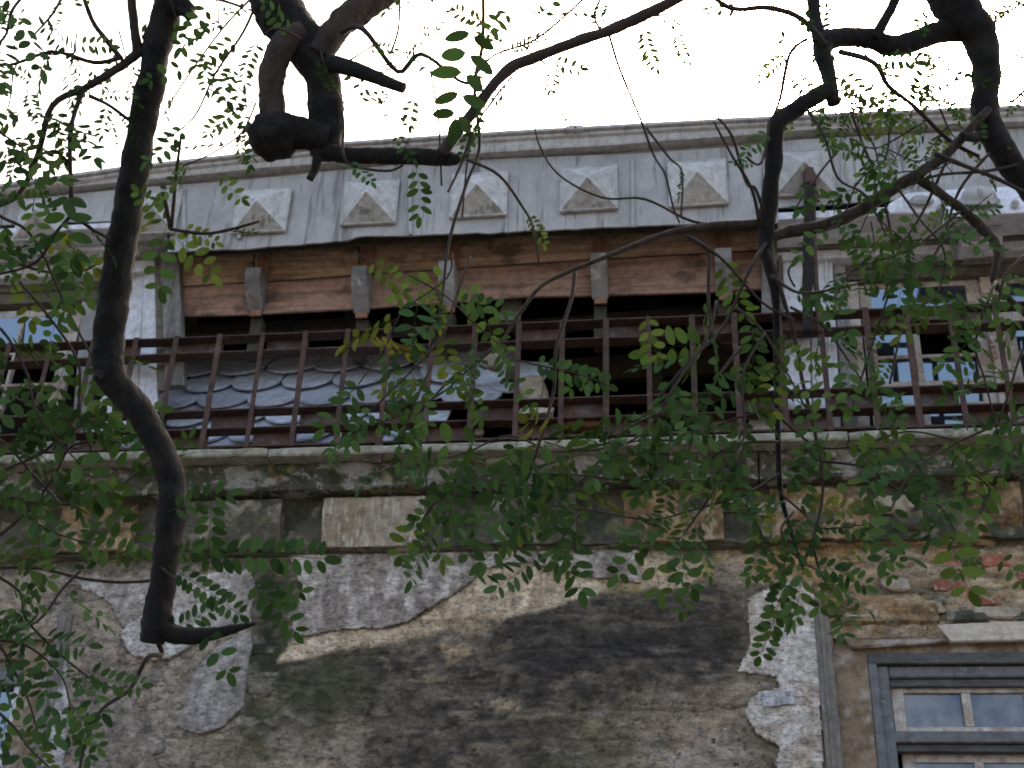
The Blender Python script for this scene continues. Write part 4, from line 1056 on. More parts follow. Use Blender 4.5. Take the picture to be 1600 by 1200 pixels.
#@@TREES@@
# ================================================================== branches hanging in front of the house
def leaf_mesh(seed, pairs, lw, ll, gap=0.0):
    """one pinnate leaf: stalk along +X (length 1), oval leaflets in pairs and one at the tip"""
    r = random.Random(seed)
    v = []; f = []; tint = []
    bend = r.uniform(-.10, .10); drp = r.uniform(.05, .22)
    def axis(t): return Vector((t, bend * math.sin(t * 2.6), -drp * t * t))
    prev = None
    for k in range(7):
        t = k / 6; c = axis(t); rr = .007 * (1 - .5 * t)
        ring = [len(v) + i for i in range(3)]
        for i in range(3):
            a = 2 * math.pi * i / 3; v.append(c + Vector((0, math.cos(a) * rr, math.sin(a) * rr))); tint.append(.6)
        if prev: f += [(prev[i], prev[(i + 1) % 3], ring[(i + 1) % 3], ring[i]) for i in range(3)]
        prev = ring
    def leaflet(base, d, nrm, L, Wd):
        side = nrm.cross(d).normalized()
        o = len(v); cup = r.uniform(-.05, .38); tn = r.random(); curl = r.uniform(-.2, .32)
        prof = ((0, 0), (.14, .62), (.34, .95), (.56, 1.0), (.78, .78), (.93, .42), (1.0, 0))
        mid = []; le = []; ri = []
        for t, w in prof:
            q = base + d * (t * L) + nrm * (-curl * L * t * t)
            mid.append(len(v)); v.append(q); tint.append(tn)
            if 0 < t < 1:
                le.append(len(v)); v.append(q + side * (w * Wd / 2) + nrm * (cup * w * Wd / 2)); tint.append(tn)
                ri.append(len(v)); v.append(q - side * (w * Wd / 2) + nrm * (cup * w * Wd / 2)); tint.append(tn)
        n = len(le)
        f.append((mid[0], mid[1], le[0])); f.append((mid[0], ri[0], mid[1]))
        for k in range(n - 1):
            f.append((mid[k + 1], mid[k + 2], le[k + 1], le[k])); f.append((mid[k + 1], ri[k], ri[k + 1], mid[k + 2]))
        f.append((mid[n], mid[n + 1], le[n - 1])); f.append((mid[n], ri[n - 1], mid[n + 1]))
    for k in range(pairs):
        t = .16 + .80 * k / max(1, pairs - 1)
        c = axis(t); sz = 1 - .22 * abs(t - .5) * 2
        for s in (-1, 1):
            if r.random() < gap: continue
            an = math.radians(r.uniform(52, 80))
            tt = t + s * .012
            d = Vector((math.cos(an), s * math.sin(an), r.uniform(-.25, .10))).normalized()
            nr = Vector((r.uniform(-.28, .28), r.uniform(-.35, .35), 1)); nr = (nr - d * nr.dot(d)).normalized()
            q = axis(tt) + d * .02
            leaflet(q, d, nr, ll * sz * r.uniform(.88, 1.1), lw * sz * r.uniform(.88, 1.1))
    d = (axis(1) - axis(.95)).normalized(); nr = Vector((0, r.uniform(-.2, .2), 1)); nr = (nr - d * nr.dot(d)).normalized()
    leaflet(axis(1), d, nr, ll * .95, lw * .95)
    me = meshfrom('leaf', v, f, True)
    at = me.attributes.new('tint', 'FLOAT', 'POINT')
    at.data.foreach_set('value', tint)
    me.materials.append(MAT['leaf'])
    return me
LEAVES = [leaf_mesh(900 + i, p, lw, ll, g) for i, (p, lw, ll, g) in enumerate(((6, .125, .27, 0), (5, .145, .30, .05), (7, .115, .25, .05), (4, .165, .34, 0), (6, .13, .29, .12), (5, .14, .28, .15), (7, .11, .24, 0), (3, .19, .38, .0), (10, .085, .16, .03)))]
CR, CU, CB = (Vector(CM[:, k]) for k in range(3))          # camera right, up, back in the world
LEAFN = [0]
def put_leaf(parent, base, d, size, nrm=None, var=None):
    d = d.normalized()
    if nrm is None:
        nrm = CB * random.uniform(.35, 1.0) + Vector((0, 0, random.uniform(-.2, .9))) + Vector((random.gauss(0, .45), random.gauss(0, .35), random.gauss(0, .3)))
    z = (nrm - d * nrm.dot(d))
    if z.length < 1e-3: z = CB - d * CB.dot(d)
    z.normalize(); y = z.cross(d)
    o = link('leaf', LEAVES[var if var is not None else random.choices(range(8), (5, 4, 4, 3, 4, 3, 3, 1.5))[0]], None)
    m = Matrix((d, y, z)).transposed().to_4x4() @ Matrix.Scale(size, 4)
    m.translation = base
    o.parent = parent
    o.matrix_basis = m                      # every twig mesh keeps world coordinates
    LEAFN[0] += 1
    return o
ROOT_OF = {}
def branch_root(name, px, py, dist, label):
    o = empty(name, tuple(T(px, py, dist)))
    tag(o, label, 'tree branch', 'branches hanging in front of the house')
    ROOT_OF[o.name] = Vector(o.location)
    return o
def attach(o, root):
    """keeps world coordinates in the mesh, moves them under the thing's base"""
    o.parent = root
    o.location = -ROOT_OF[root.name]
    ROOT_OF[o.name] = Vector((0, 0, 0))
    return o
def limb(root, pts, dist, mat='bark', seg=16, rough=.17, name='limb', sub=10):
    """pts: (x, y, radius) in pixels of the photograph; dist: metres from the camera at the start and the end"""
    n = len(pts); P = []; R = []
    for i, q in enumerate(pts):
        d = (dist[0] + (dist[1] - dist[0]) * i / (n - 1)) if len(dist) == 2 else dist[i]
        P.append(T(q[0], q[1], d)); R.append(q[2] * d / F)
    me, Q, RR = tube_mesh(P, R, seg, rough, True, sub, 24.0)
    o = attach(link(name, me, MAT[mat]), root)
    return o
def twig(root, pts, r0, r1, dist, nleaf=0, size=(.15, .21), droop=.35, start=.12, spread=.9, knob=True):
    n = len(pts); P = []; R = []
    for i, (a, b) in enumerate(pts):
        t = i / (n - 1); d = dist[0] + (dist[1] - dist[0]) * t
        p = Vector(T(a, b, d))
        if 0 < i < n - 1: p += Vector((random.gauss(0, .006), random.gauss(0, .02), random.gauss(0, .006)))
        P.append(p); R.append((r0 + (r1 - r0) * t) * d / F)
    me, Q, RR = tube_mesh(P, R, 6, .18, True, 5, 40.0)
    o = attach(link('twig', me, MAT['twig']), root)
    m = len(Q); side = random.choice((-1, 1))
    nleaf = int(round(nleaf * .62 + .2))
    for k in range(nleaf):
        t = start + (1 - start) * (k + random.uniform(-.3, .3) + .5) / nleaf
        i = min(m - 2, max(0, int(t * (m - 1))))
        tan = (Q[i + 1] - Q[i]).normalized()
        lat = tan.cross(CB).normalized() * side
        side = -side
        if k == nleaf - 1: d = tan + lat * random.uniform(-.3, .3)
        else: d = tan * random.uniform(.15, .8) + lat * random.uniform(.5, 1.0) * spread
        d = d + Vector((0, 0, -1)) * random.uniform(0, droop * 2) + CB * random.gauss(0, .35)
        put_leaf(o, Q[i], d, random.uniform(*size) * .80)
    return o
def leafline(o, a, b, dist, var=None, flat=True, k=1.0):
    """one leaf whose stalk runs from pixel a to pixel b"""
    p = Vector(T(a[0], a[1], dist)); q = Vector(T(b[0], b[1], dist))
    put_leaf(o, p, q - p, (q - p).length * k, CB + Vector((random.gauss(0, .15), 0, .25)) if flat else None, var)

# ------------------------------------------------------------------ left: long crooked bough
bl = branch_root('hanging_bough', 235, 1000, 2.9, 'long dark crooked bough hanging down the left side with a short side stub')
limb(bl, [(420, -1300, 34), (340, -800, 30), (300, -420, 26.8), (280, -200, 24.8), (268, -60, 23.5), (260, 20, 22.8), (240, 105, 22.1), (222, 200, 22.1), (204, 300, 22.8), (187, 400, 23.5), (176, 480, 24.1), (168, 545, 23.5), (175, 590, 23.5), (214, 640, 22.1), (248, 695, 21.4), (268, 755, 21.4), (266, 820, 22.1), (256, 900, 21.4), (246, 960, 22.1), (237, 1004, 18.1)], (3.0, 2.85), seg=24, rough=.17, sub=14)
limb(bl, [(246, 978, 18.0), (285, 994, 14.2), (330, 990, 11.2), (368, 982, 6.8), (399, 974, 2.2)], (2.86, 2.80), rough=.22, name='side_stub')
limb(bl, [(262, 12, 20), (282, 10, 17), (292, 18, 13), (295, 27, 6)], (2.96, 2.9), rough=.3, name='side_stub')
limb(bl, [(165, 590, 16), (157, 586, 10), (151, 592, 4)], (2.9, 2.85), rough=.3, name='side_stub')
tl = []
def tw(root, pts, r, dist, n=0, **k): return twig(root, pts, r[0], r[1], dist, n, **k)
tw(bl, [(222, 78), (200, 90), (165, 112), (132, 138)], (8, 6), (2.95, 2.9), 0)
tw(bl, [(132, 138), (90, 182), (45, 240), (0, 285), (-60, 330)], (6, 3.5), (2.9, 2.8), 7, size=(.15, .21))
tw(bl, [(131, 138), (122, 230), (113, 335)], (4.5, 3.5), (2.9, 2.85), 6, size=(.15, .2))
tw(bl, [(113, 335), (85, 365), (50, 400), (-10, 430)], (3.2, 2), (2.85, 2.75), 7)
tw(bl, [(113, 335), (140, 355), (170, 372)], (3.2, 2.5), (2.85, 2.85), 2, size=(.10, .14))
tw(bl, [(190, 92), (165, 55), (145, 25), (122, -30)], (5, 4), (2.93, 2.9), 2, size=(.1, .15))
tw(bl, [(188, 90), (140, 86), (80, 85), (0, 83), (-40, 80)], (4, 2), (2.93, 2.8), 7, size=(.15, .21))
tw(bl, [(215, 82), (206, 40), (203, -30)], (8, 7), (2.95, 2.95), 3, size=(.08, .13))
tw(bl, [(140, 150), (170, 170), (202, 188)], (3.5, 3), (2.9, 2.93), 4, size=(.07, .11))
tw(bl, [(50, -20), (25, 20), (0, 55), (-30, 80)], (3, 2), (2.7, 2.7), 7, size=(.15, .21))
tw(bl, [(105, -20), (75, 30), (48, 60)], (3, 2), (2.9, 2.8), 2, size=(.1, .14))
tw(bl, [(-40, 180), (10, 200), (40, 235)], (2.5, 1.5), (2.7, 2.7), 6, size=(.15, .2))
# foliage on the left, thick between the eaves and the string course
tw(bl, [(-60, 300), (0, 340), (60, 380), (110, 470), (150, 570), (178, 610)], (3, 1.6), (3.02, 3.15), 8, size=(.155, .21))
tw(bl, [(-80, 380), (-10, 400), (60, 425), (130, 430), (170, 400)], (3, 1.6), (3.12, 3.20), 7, size=(.155, .21))
tw(bl, [(30, 440), (80, 500), (110, 560), (125, 640), (150, 720)], (2.8, 1.4), (3.02, 3.05), 8, size=(.155, .21))
tw(bl, [(-60, 480), (0, 520), (40, 580), (70, 660), (120, 720)], (3, 1.4), (2.92, 3.00), 8, size=(.155, .21))
tw(bl, [(-80, 560), (-10, 600), (60, 640), (120, 650), (180, 680)], (3, 1.5), (3.17, 3.10), 8, size=(.155, .21))
tw(bl, [(-80, 800), (0, 745), (60, 715), (110, 690), (160, 650)], (3.4, 1.6), (3.02, 3.10), 7, size=(.155, .21))
tw(bl, [(-60, 870), (0, 835), (55, 790), (90, 740), (130, 700), (190, 690)], (3.4, 1.8), (3.02, 3.15), 8, size=(.155, .21))
tw(bl, [(-40, 660), (20, 700), (80, 770), (130, 800), (190, 760), (235, 720)], (2.6, 1.4), (3.12, 3.20), 8, size=(.155, .21))
tw(bl, [(258, 905), (200, 912), (130, 905), (60, 895), (-40, 888)], (3, 2.4), (3.27, 3.10), 4, start=.45)
tw(bl, [(-40, 880), (20, 925), (50, 975), (100, 1025), (152, 1067)], (3, 1.5), (3.12, 3.15), 7, size=(.155, .21))
tw(bl, [(128, 890), (100, 925), (60, 965), (0, 1012), (-50, 1060)], (2.6, 2), (3.17, 3.00), 7, size=(.155, .21))
tw(bl, [(-70, 930), (-20, 960), (20, 1020), (40, 1090), (60, 1150)], (3, 1.4), (3.02, 3.00), 7, size=(.155, .21))
tw(bl, [(-40, 1080), (10, 1130), (50, 1170), (90, 1210)], (2.8, 1.5), (2.92, 2.90), 6, size=(.155, .21))
tw(bl, [(-40, 760), (20, 790), (80, 830), (140, 850)], (2.6, 1.4), (3.02, 3.10), 6, size=(.155, .21))
tw(bl, [(-40, 1000), (40, 1010), (90, 1050), (110, 1110)], (2.4, 1.3), (3.07, 3.00), 5, size=(.155, .21))
tw(bl, [(248, 1006), (250, 1018), (238, 1040), (200, 1078), (165, 1115), (140, 1160), (120, 1230)], (4.2, 2.6), (2.86, 2.75), 0)
t_ = tw(bl, [(246, 880), (285, 905), (330, 940)], (2.4, 1.2), (2.85, 2.85), 0)
leafline(t_, (262, 884), (372, 962), 2.8, 8)
leafline(t_, (300, 870), (500, 872), 2.85, 8)
leafline(t_, (330, 775), (318, 858), 2.8, 4, k=1.2)
leafline(t_, (262, 800), (352, 772), 2.8, 4, k=1.0)
leafline(t_, (390, 905), (455, 990), 2.9, 0)
leafline(t_, (400, 950), (470, 925), 2.95, 5)
leafline(t_, (320, 985), (352, 1045), 2.8, 7, k=1.1)
leafline(t_, (255, 985), (330, 940), 2.85, 6)
leafline(t_, (265, 870), (345, 860), 2.85, 2)
t_ = tw(bl, [(150, 1062), (175, 1082), (200, 1072)], (1.6, 1), (2.75, 2.75), 0)
leafline(t_, (130, 1045), (240, 1072), 2.7, 6, k=.8)
leafline(t_, (110, 1100), (150, 1170), 2.7, 5)
leafline(t_, (60, 1160), (130, 1130), 2.7, 3)
t_ = tw(bl, [(255, 300), (262, 330), (266, 358)], (4, 3), (2.85, 2.85), 0)
tw(bl, [(283, 210), (278, 270), (268, 355)], (2.6, 3), (2.85, 2.85), 2, size=(.07, .10))
tw(bl, [(266, 358), (310, 366), (370, 358), (405, 346)], (3, 2), (2.85, 2.85), 1, size=(.08, .1))
leafline(t_, (262, 362), (328, 428), 2.85, 5); leafline(t_, (258, 360), (250, 440), 2.85, 3, k=1.1)
leafline(t_, (283, 356), (335, 378), 2.85, 5); leafline(t_, (262, 352), (215, 300), 2.85, 1)
tw(bl, [(410, -20), (375, 30), (340, 120), (300, 190), (250, 222)], (3, 1.4), (2.9, 2.85), 5, size=(.10, .15))
tw(bl, [(390, 0), (345, 45), (290, 120), (255, 180)], (2.2, 1.3), (2.95, 2.9), 4, size=(.09, .13))
tw(bl, [(400, 160), (372, 200), (330, 240), (285, 260)], (2, 1.3), (2.8, 2.8), 5, size=(.10, .15))
leafline(t_, (330, 5), (280, 70), 2.8, 1); leafline(t_, (345, 270), (370, 300), 2.8, 3, k=1.3)

# ------------------------------------------------------------------ middle: knotted bough with a loop
bc = branch_root('hanging_bough', 430, 212, 2.75, 'knotted dark bough with a looped limb and round knob at top left of centre')
limb(bc, [(250, -1300, 64), (290, -800, 58), (330, -420, 52), (370, -200, 48), (412, -60, 44), (440, 20, 40), (478, 70, 34), (503, 120, 28), (509, 170, 27), (509, 215, 27), (506, 240, 22)], (2.9, 2.72), seg=24, rough=.17, sub=14)
limb(bc, [(512, 220, 25), (485, 212, 24), (460, 206, 27), (436, 206, 27)], (2.72, 2.71), seg=20, rough=.12, name='side_stub', sub=9)
bm = bmesh.new(); bmesh.ops.create_icosphere(bm, subdivisions=4, radius=1)
kc = Vector(T(430, 211, 2.71))
for q in bm.verts:
    d = q.co.normalized()
    q.co = kc + (CR * d.x * 42 + CU * d.y * 39 + CB * d.z * 40) * (2.71 / F) * (1 + .16 * mnoise.noise(d * 2.1) + .07 * mnoise.noise(d * 7) + .03 * mnoise.noise(d * 17))
me = bpy.data.meshes.new('m'); bm.to_mesh(me); bm.free()
me.polygons.foreach_set('use_smooth', [True] * len(me.polygons))
attach(link('knob', me, MAT['bark']), bc)
limb(bc, [(430, 205, 22), (425, 175, 20), (424, 140, 20), (428, 100, 21), (446, 66, 20), (474, 48, 16)], (2.70, 2.76), mat='bark_brown', seg=16, name='looped_limb')
limb(bc, [(496, 88, 20), (530, 42, 23), (565, 12, 24), (610, -25, 24), (720, -140, 26), (900, -420, 30), (1000, -900, 34)], (2.76, 2.95), mat='bark_brown', seg=16, name='side_limb')
limb(bc, [(515, 98, 14), (545, 106, 13), (590, 122, 11), (630, 138, 9)], (2.73, 2.65), rough=.12, name='side_stub')
limb(bc, [(500, 232, 15), (535, 242, 14), (590, 243, 13), (650, 244, 14), (700, 248, 12), (712, 250, 8)], (2.72, 2.60), rough=.14, name='side_stub')
limb(bc, [(497, 236, 9), (493, 262, 7), (484, 280, 6)], (2.7, 2.68), rough=.2, name='side_stub')
limb(bc, [(690, 240, 10), (722, 196, 9), (745, 168, 9), (775, 128, 9), (800, 104, 10), (830, 92, 9), (900, 65, 8.5), (950, 48, 9), (1010, 22, 9), (1080, -15, 9), (1250, -120, 10), (1420, -420, 12)], (2.6, 2.7), mat='twig', seg=10, rough=.15, name='thin_limb')
t_ = tw(bc, [(755, -30), (752, 60), (746, 140), (738, 210), (724, 290), (706, 390), (685, 480), (668, 560)], (3.4, 2), (2.65, 2.55), 0)
leafline(t_, (742, 28), (716, 190), 2.55, 1, k=.95); leafline(t_, (755, 70), (775, 30), 2.55, 7, k=1.0)
leafline(t_, (744, 150), (735, 215), 2.6, 5, k=.9)
leafline(t_, (650, 258), (655, 325), 2.6, 4, k=1.15); leafline(t_, (740, 190), (720, 240), 2.6, 5)
leafline(t_, (800, 15), (760, 60), 2.6, 3)
tw(bc, [(738, 205), (725, 245), (700, 300)], (3, 1.8), (2.6, 2.55), 0)
tw(bc, [(800, 120), (770, 170), (740, 225), (722, 340)], (2.2, 1.6), (2.65, 2.6), 0)
tw(bc, [(535, 50), (575, 72), (612, 88), (660, 104), (705, 118), (735, 130)], (5, 2.6), (2.75, 2.65), 2, size=(.08, .11))
tw(bc, [(624, -30), (618, 40), (610, 84)], (2, 2), (2.75, 2.75), 0)
tw(bc, [(735, 130), (770, 100), (830, 62), (880, 25), (930, -20)], (2, 2.6), (2.65, 2.7), 2, size=(.07, .1))
tw(bc, [(535, 175), (545, 220), (556, 275), (600, 270), (630, 258)], (2.6, 2), (2.7, 2.65), 1, size=(.08, .1))
tw(bc, [(672, 110), (680, 190), (690, 290)], (1.8, 1.6), (2.65, 2.65), 0)
tw(bc, [(380, 12), (350, 8), (300, -10)], (2.5, 3), (2.8, 2.85), 0)
tw(bc, [(570, 160), (600, 190), (632, 220)], (1.4, 1), (2.65, 2.6), 3, size=(.07, .10))
tw(bc, [(385, 165), (372, 165), (350, 190)], (2, 1), (2.7, 2.7), 2, size=(.08, .12))
tw(bc, [(545, 95), (575, 85), (600, 60)], (2, 1.2), (2.7, 2.7), 3, size=(.06, .09))
tw(bc, [(470, 60), (430, 55), (400, 75)], (2, 1.2), (2.7, 2.6), 3, size=(.10, .13))
# fallen line across the fascia
tw(bc, [(836, 160), (838, 220), (870, 252), (940, 284), (1010, 308), (1080, 333), (1150, 352)], (1.2, 2.4), (2.7, 2.9), 0)
tw(bc, [(730, 250), (775, 280), (815, 315), (832, 350), (842, 410)], (2.6, 1.8), (2.6, 2.6), 1, size=(.08, .1))
t_ = tw(bc, [(950, 48), (965, 85), (985, 135), (1002, 188), (1022, 240), (1042, 285), (1058, 330), (1062, 348)], (2.6, 1.6), (2.68, 2.65), 0)
tw(bc, [(1010, 200), (1040, 245), (1056, 290), (1064, 340)], (2, 1.6), (2.66, 2.6), 2, size=(.06, .08))
tw(bc, [(940, 50), (930, 20), (950, -20)], (2.5, 2), (2.68, 2.7), 5, size=(.07, .11))
tw(bc, [(1000, 28), (1060, 12), (1110, 22)], (1.8, 1), (2.7, 2.75), 0)
for a, b in (((1004, 40), (1032, 100)), ((1056, 48), (1078, 92)), ((1030, 22), (1068, 38))): leafline(t_, a, b, 3.4, 6, k=1.0)
tw(bc, [(860, 82), (868, 105), (880, 125)], (1.6, 1), (2.68, 2.65), 4, size=(.05, .08))
tw(bc, [(866, 130), (878, 150), (890, 170)], (1.2, .8), (2.65, 2.65), 2, size=(.05, .07))

# ------------------------------------------------------------------ right: angular boughs and the big leafy spray
br = branch_root('hanging_bough', 1215, 760, 2.8, 'thick angular bough at upper right with leafy twigs spreading over the ledge')
limb(br, [(1250, -1300, 60), (1320, -800, 54), (1380, -420, 47.1), (1430, -180, 42.6), (1470, -40, 38.0), (1502, 18, 33.4), (1532, 62, 25.1), (1541, 120, 21.3), (1540, 180, 20.5), (1566, 235, 21.3), (1600, 285, 18.2), (1650, 350, 16.7), (1720, 450, 15.2)], (3.0, 2.85), seg=24, rough=.17, sub=14)
limb(br, [(1510, 45, 21.3), (1470, 50, 17.2), (1430, 64, 16.4), (1395, 72, 17.2), (1362, 62, 16.4), (1325, 58, 14.8), (1296, 62, 16.4), (1284, 74, 14.8), (1292, 110, 12.3), (1298, 140, 11.5), (1303, 162, 9.8)], (2.95, 2.80), seg=18, name='side_limb')
limb(br, [(1296, 140, 13), (1272, 152, 13), (1240, 174, 14), (1213, 196, 14), (1210, 240, 13), (1204, 300, 13), (1198, 350, 14), (1196, 385, 12), (1206, 430, 8), (1213, 480, 6), (1214, 600, 5), (1216, 700, 4.4), (1220, 770, 4), (1236, 830, 3.4), (1255, 890, 2.6)], (2.80, 2.75), seg=14, name='side_limb')
limb(br, [(1282, 66, 13), (1274, 30, 10), (1266, -30, 9)], (2.84, 2.9), name='side_stub', seg=12)
limb(br, [(1366, 60, 9), (1384, 28, 8), (1402, -10, 8), (1420, -80, 8)], (2.87, 2.9), name='side_stub', seg=12)
limb(br, [(1200, 372, 9), (1235, 362, 10), (1290, 352, 10), (1340, 330, 10), (1395, 295, 10), (1440, 268, 9.5), (1480, 240, 8), (1520, 196, 7), (1545, 170, 6)], (2.78, 2.86), mat='bark_brown', seg=12, name='thin_limb')
limb(br, [(1428, 275, 7), (1460, 296, 7.5), (1500, 325, 7.5), (1540, 362, 8), (1557, 385, 7), (1556, 415, 6), (1553, 440, 5.5), (1575, 465, 5), (1610, 498, 5), (1680, 560, 4)], (2.84, 2.75), mat='bark_brown', seg=12, name='thin_limb')
limb(br, [(1202, 348, 7.9), (1160, 350, 6.5), (1110, 353, 5.8), (1045, 364, 5.0), (985, 386, 4.3), (930, 408, 3.6), (890, 424, 3.3), (845, 448, 3.2), (812, 490, 2.9), (785, 530, 2.6), (755, 555, 2.3), (705, 592, 2.2), (660, 640, 1.4)], (2.78, 2.6), mat='bark_brown', seg=10, name='thin_limb')
limb(br, [(1550, 205, 10), (1525, 215, 8), (1502, 210, 4)], (2.9, 2.8), rough=.25, name='side_stub', seg=12)
tw(br, [(1072, 368), (1098, 390), (1110, 425), (1112, 480), (1120, 560)], (4, 2), (2.72, 2.68), 2, start=.6)
tw(br, [(1072, 368), (1130, 410), (1190, 470), (1240, 500)], (3, 1.8), (2.72, 2.75), 1)
tw(br, [(898, 424), (890, 470), (880, 540), (862, 610), (838, 690), (820, 760)], (3.2, 2), (2.65, 2.6), 1, start=.8)
tw(br, [(1197, 380), (1170, 430), (1130, 500), (1080, 560), (1030, 620)], (3, 1.8), (2.76, 2.7), 3, start=.5)
tw(br, [(1200, 390), (1228, 460), (1245, 540), (1262, 600), (1280, 680), (1286, 760), (1270, 850), (1252, 885)], (4, 2.4), (2.76, 2.65), 6, start=.55, size=(.12, .17))
tw(br, [(1290, 70), (1250, 40), (1200, 8), (1150, 4), (1100, -20)], (5, 4), (2.82, 2.8), 2, size=(.06, .09))
tw(br, [(1262, 60), (1240, 90), (1228, 140), (1215, 180), (1190, 250), (1165, 245)], (3.4, 1.8), (2.8, 2.72), 6, size=(.07, .11))
tw(br, [(1310, 80), (1350, 108), (1390, 132), (1430, 170), (1480, 215), (1530, 245)], (4.5, 3), (2.84, 2.88), 8, size=(.08, .13))
tw(br, [(1260, 170), (1282, 215), (1312, 262), (1350, 320), (1385, 370)], (2.6, 1.6), (2.78, 2.7), 4, size=(.08, .12))
tw(br, [(1330, 175), (1350, 220), (1370, 260), (1385, 330), (1400, 420), (1370, 520), (1330, 640)], (2.4, 1.8), (2.8, 2.7), 4, size=(.09, .13))
tw(br, [(1310, 235), (1285, 262), (1265, 290), (1240, 330)], (2.2, 1.4), (2.76, 2.7), 1, size=(.07, .1))
tw(br, [(1120, 182), (1145, 215), (1165, 260), (1185, 310), (1200, 350)], (1.8, 3.4), (2.74, 2.78), 0)
tw(br, [(1115, 190), (1150, 260), (1178, 300), (1186, 345)], (1.6, 3), (2.7, 2.76), 0)
for p_ in ([(1300, 85), (1320, 130), (1345, 160), (1400, 190)], [(1420, 75), (1440, 110), (1475, 150)], [(1350, 115), (1340, 150), (1320, 190)], [(1470, 90), (1500, 130), (1525, 180)], [(1380, 150), (1420, 150), (1470, 130)]):
    tw(br, p_, (1.8, 1), (2.84, 2.84), 4, size=(.07, .12))
tw(br, [(1540, 175), (1500, 240), (1440, 330), (1400, 400), (1380, 470)], (2.6, 1.8), (2.86, 2.8), 2, size=(.09, .12))
tw(br, [(1545, 240), (1500, 300), (1465, 370), (1430, 440), (1405, 520), (1390, 600)], (2.6, 1.8), (2.84, 2.75), 3, size=(.10, .14))
tw(br, [(1600, 255), (1540, 262), (1470, 280), (1420, 290)], (3, 2), (2.86, 2.8), 2, size=(.09, .13))
tw(br, [(1460, 240), (1500, 262), (1550, 270), (1600, 300)], (4, 3), (2.8, 2.84), 0)
tw(br, [(1600, -10), (1570, 8), (1540, 5)], (1.4, 1), (3.2, 3.2), 3, size=(.10, .14))
tw(br, [(1640, 90), (1600, 140), (1565, 160)], (3, 2), (2.9, 2.9), 1, size=(.06, .08))
tw(br, [(1560, -20), (1600, 15), (1640, 40)], (2, 1.5), (3, 3), 2, size=(.09, .12))
# leaves over the right dormer
tw(br, [(1390, 200), (1370, 250), (1345, 285), (1320, 330), (1290, 360)], (2, 1.2), (2.7, 2.7), 7, size=(.10, .14))
tw(br, [(1450, 200), (1420, 225), (1380, 230), (1340, 225)], (2, 1.2), (2.75, 2.7), 5, size=(.09, .13))
tw(br, [(1400, 290), (1430, 340), (1470, 390), (1480, 440), (1440, 480)], (2.2, 1.2), (2.75, 2.6), 8, size=(.12, .17))
tw(br, [(1500, 330), (1470, 350), (1420, 380), (1360, 400), (1310, 430)], (2.4, 1.2), (2.7, 2.6), 7, size=(.12, .17))
tw(br, [(1556, 440), (1540, 480), (1520, 540), (1530, 610), (1560, 680)], (2.6, 1.4), (2.75, 2.6), 7, size=(.13, .18))
tw(br, [(1600, 400), (1570, 440), (1550, 470), (1500, 480)], (2.4, 1.4), (2.7, 2.65), 5, size=(.12, .17))
tw(br, [(1640, 480), (1600, 540), (1580, 600), (1560, 660)], (2.6, 1.4), (2.6, 2.6), 6, size=(.13, .18))
tw(br, [(1205, 430), (1250, 460), (1310, 470), (1350, 440)], (3, 1.4), (2.72, 2.65), 6, size=(.12, .16))
tw(br, [(1235, 480), (1280, 520), (1320, 560), (1350, 600)], (2.4, 1.3), (2.7, 2.6), 7, size=(.12, .16))
tw(br, [(1150, 480), (1190, 520), (1230, 570), (1260, 640)], (2.4, 1.3), (2.7, 2.6), 7, size=(.12, .16))
# spray in front of the dark hole
tw(br, [(1120, 470), (1090, 540), (1060, 600), (1010, 660), (960, 700)], (2.6, 1.4), (2.68, 2.55), 9, size=(.13, .17))
tw(br, [(1160, 540), (1120, 590), (1090, 650), (1070, 720)], (2.4, 1.4), (2.66, 2.55), 8, size=(.13, .18))
tw(br, [(1195, 520), (1170, 600), (1160, 680), (1120, 740)], (2.4, 1.4), (2.66, 2.55), 8, size=(.13, .18))
t_ = tw(br, [(800, 560), (850, 572), (900, 590), (960, 605)], (1.6, 1), (2.62, 2.6), 0)
leafline(t_, (820, 566), (952, 598), 2.6, 8); leafline(t_, (950, 585), (905, 600), 2.6, 7, k=1.3); leafline(t_, (1010, 490), (1030, 545), 2.6, 3, k=1.2)
leafline(t_, (800, 590), (830, 640), 2.6, 7, k=.9); leafline(t_, (780, 520), (792, 560), 2.6, 7, k=1.1)
# leaves over the planks and slates
tw(br, [(706, 395), (690, 440), (640, 500), (600, 540), (560, 600)], (1.8, 1), (2.58, 2.5), 7, size=(.12, .16))
tw(br, [(735, 400), (715, 470), (700, 540), (640, 590), (580, 640)], (2, 1.2), (2.58, 2.5), 9, size=(.12, .16))
tw(br, [(640, 430), (700, 480), (750, 530), (790, 545)], (1.8, 1), (2.55, 2.55), 6, size=(.10, .14))
tw(br, [(790, 530), (740, 570), (690, 610), (630, 640), (560, 670)], (2.4, 1.2), (2.6, 2.5), 8, size=(.12, .16))
tw(br, [(545, 395), (565, 400), (580, 410)], (1.2, .8), (2.5, 2.5), 2, size=(.10, .12))
tw(br, [(680, 560), (650, 640), (620, 700), (590, 740)], (1.8, 1), (2.55, 2.5), 5, size=(.11, .15))
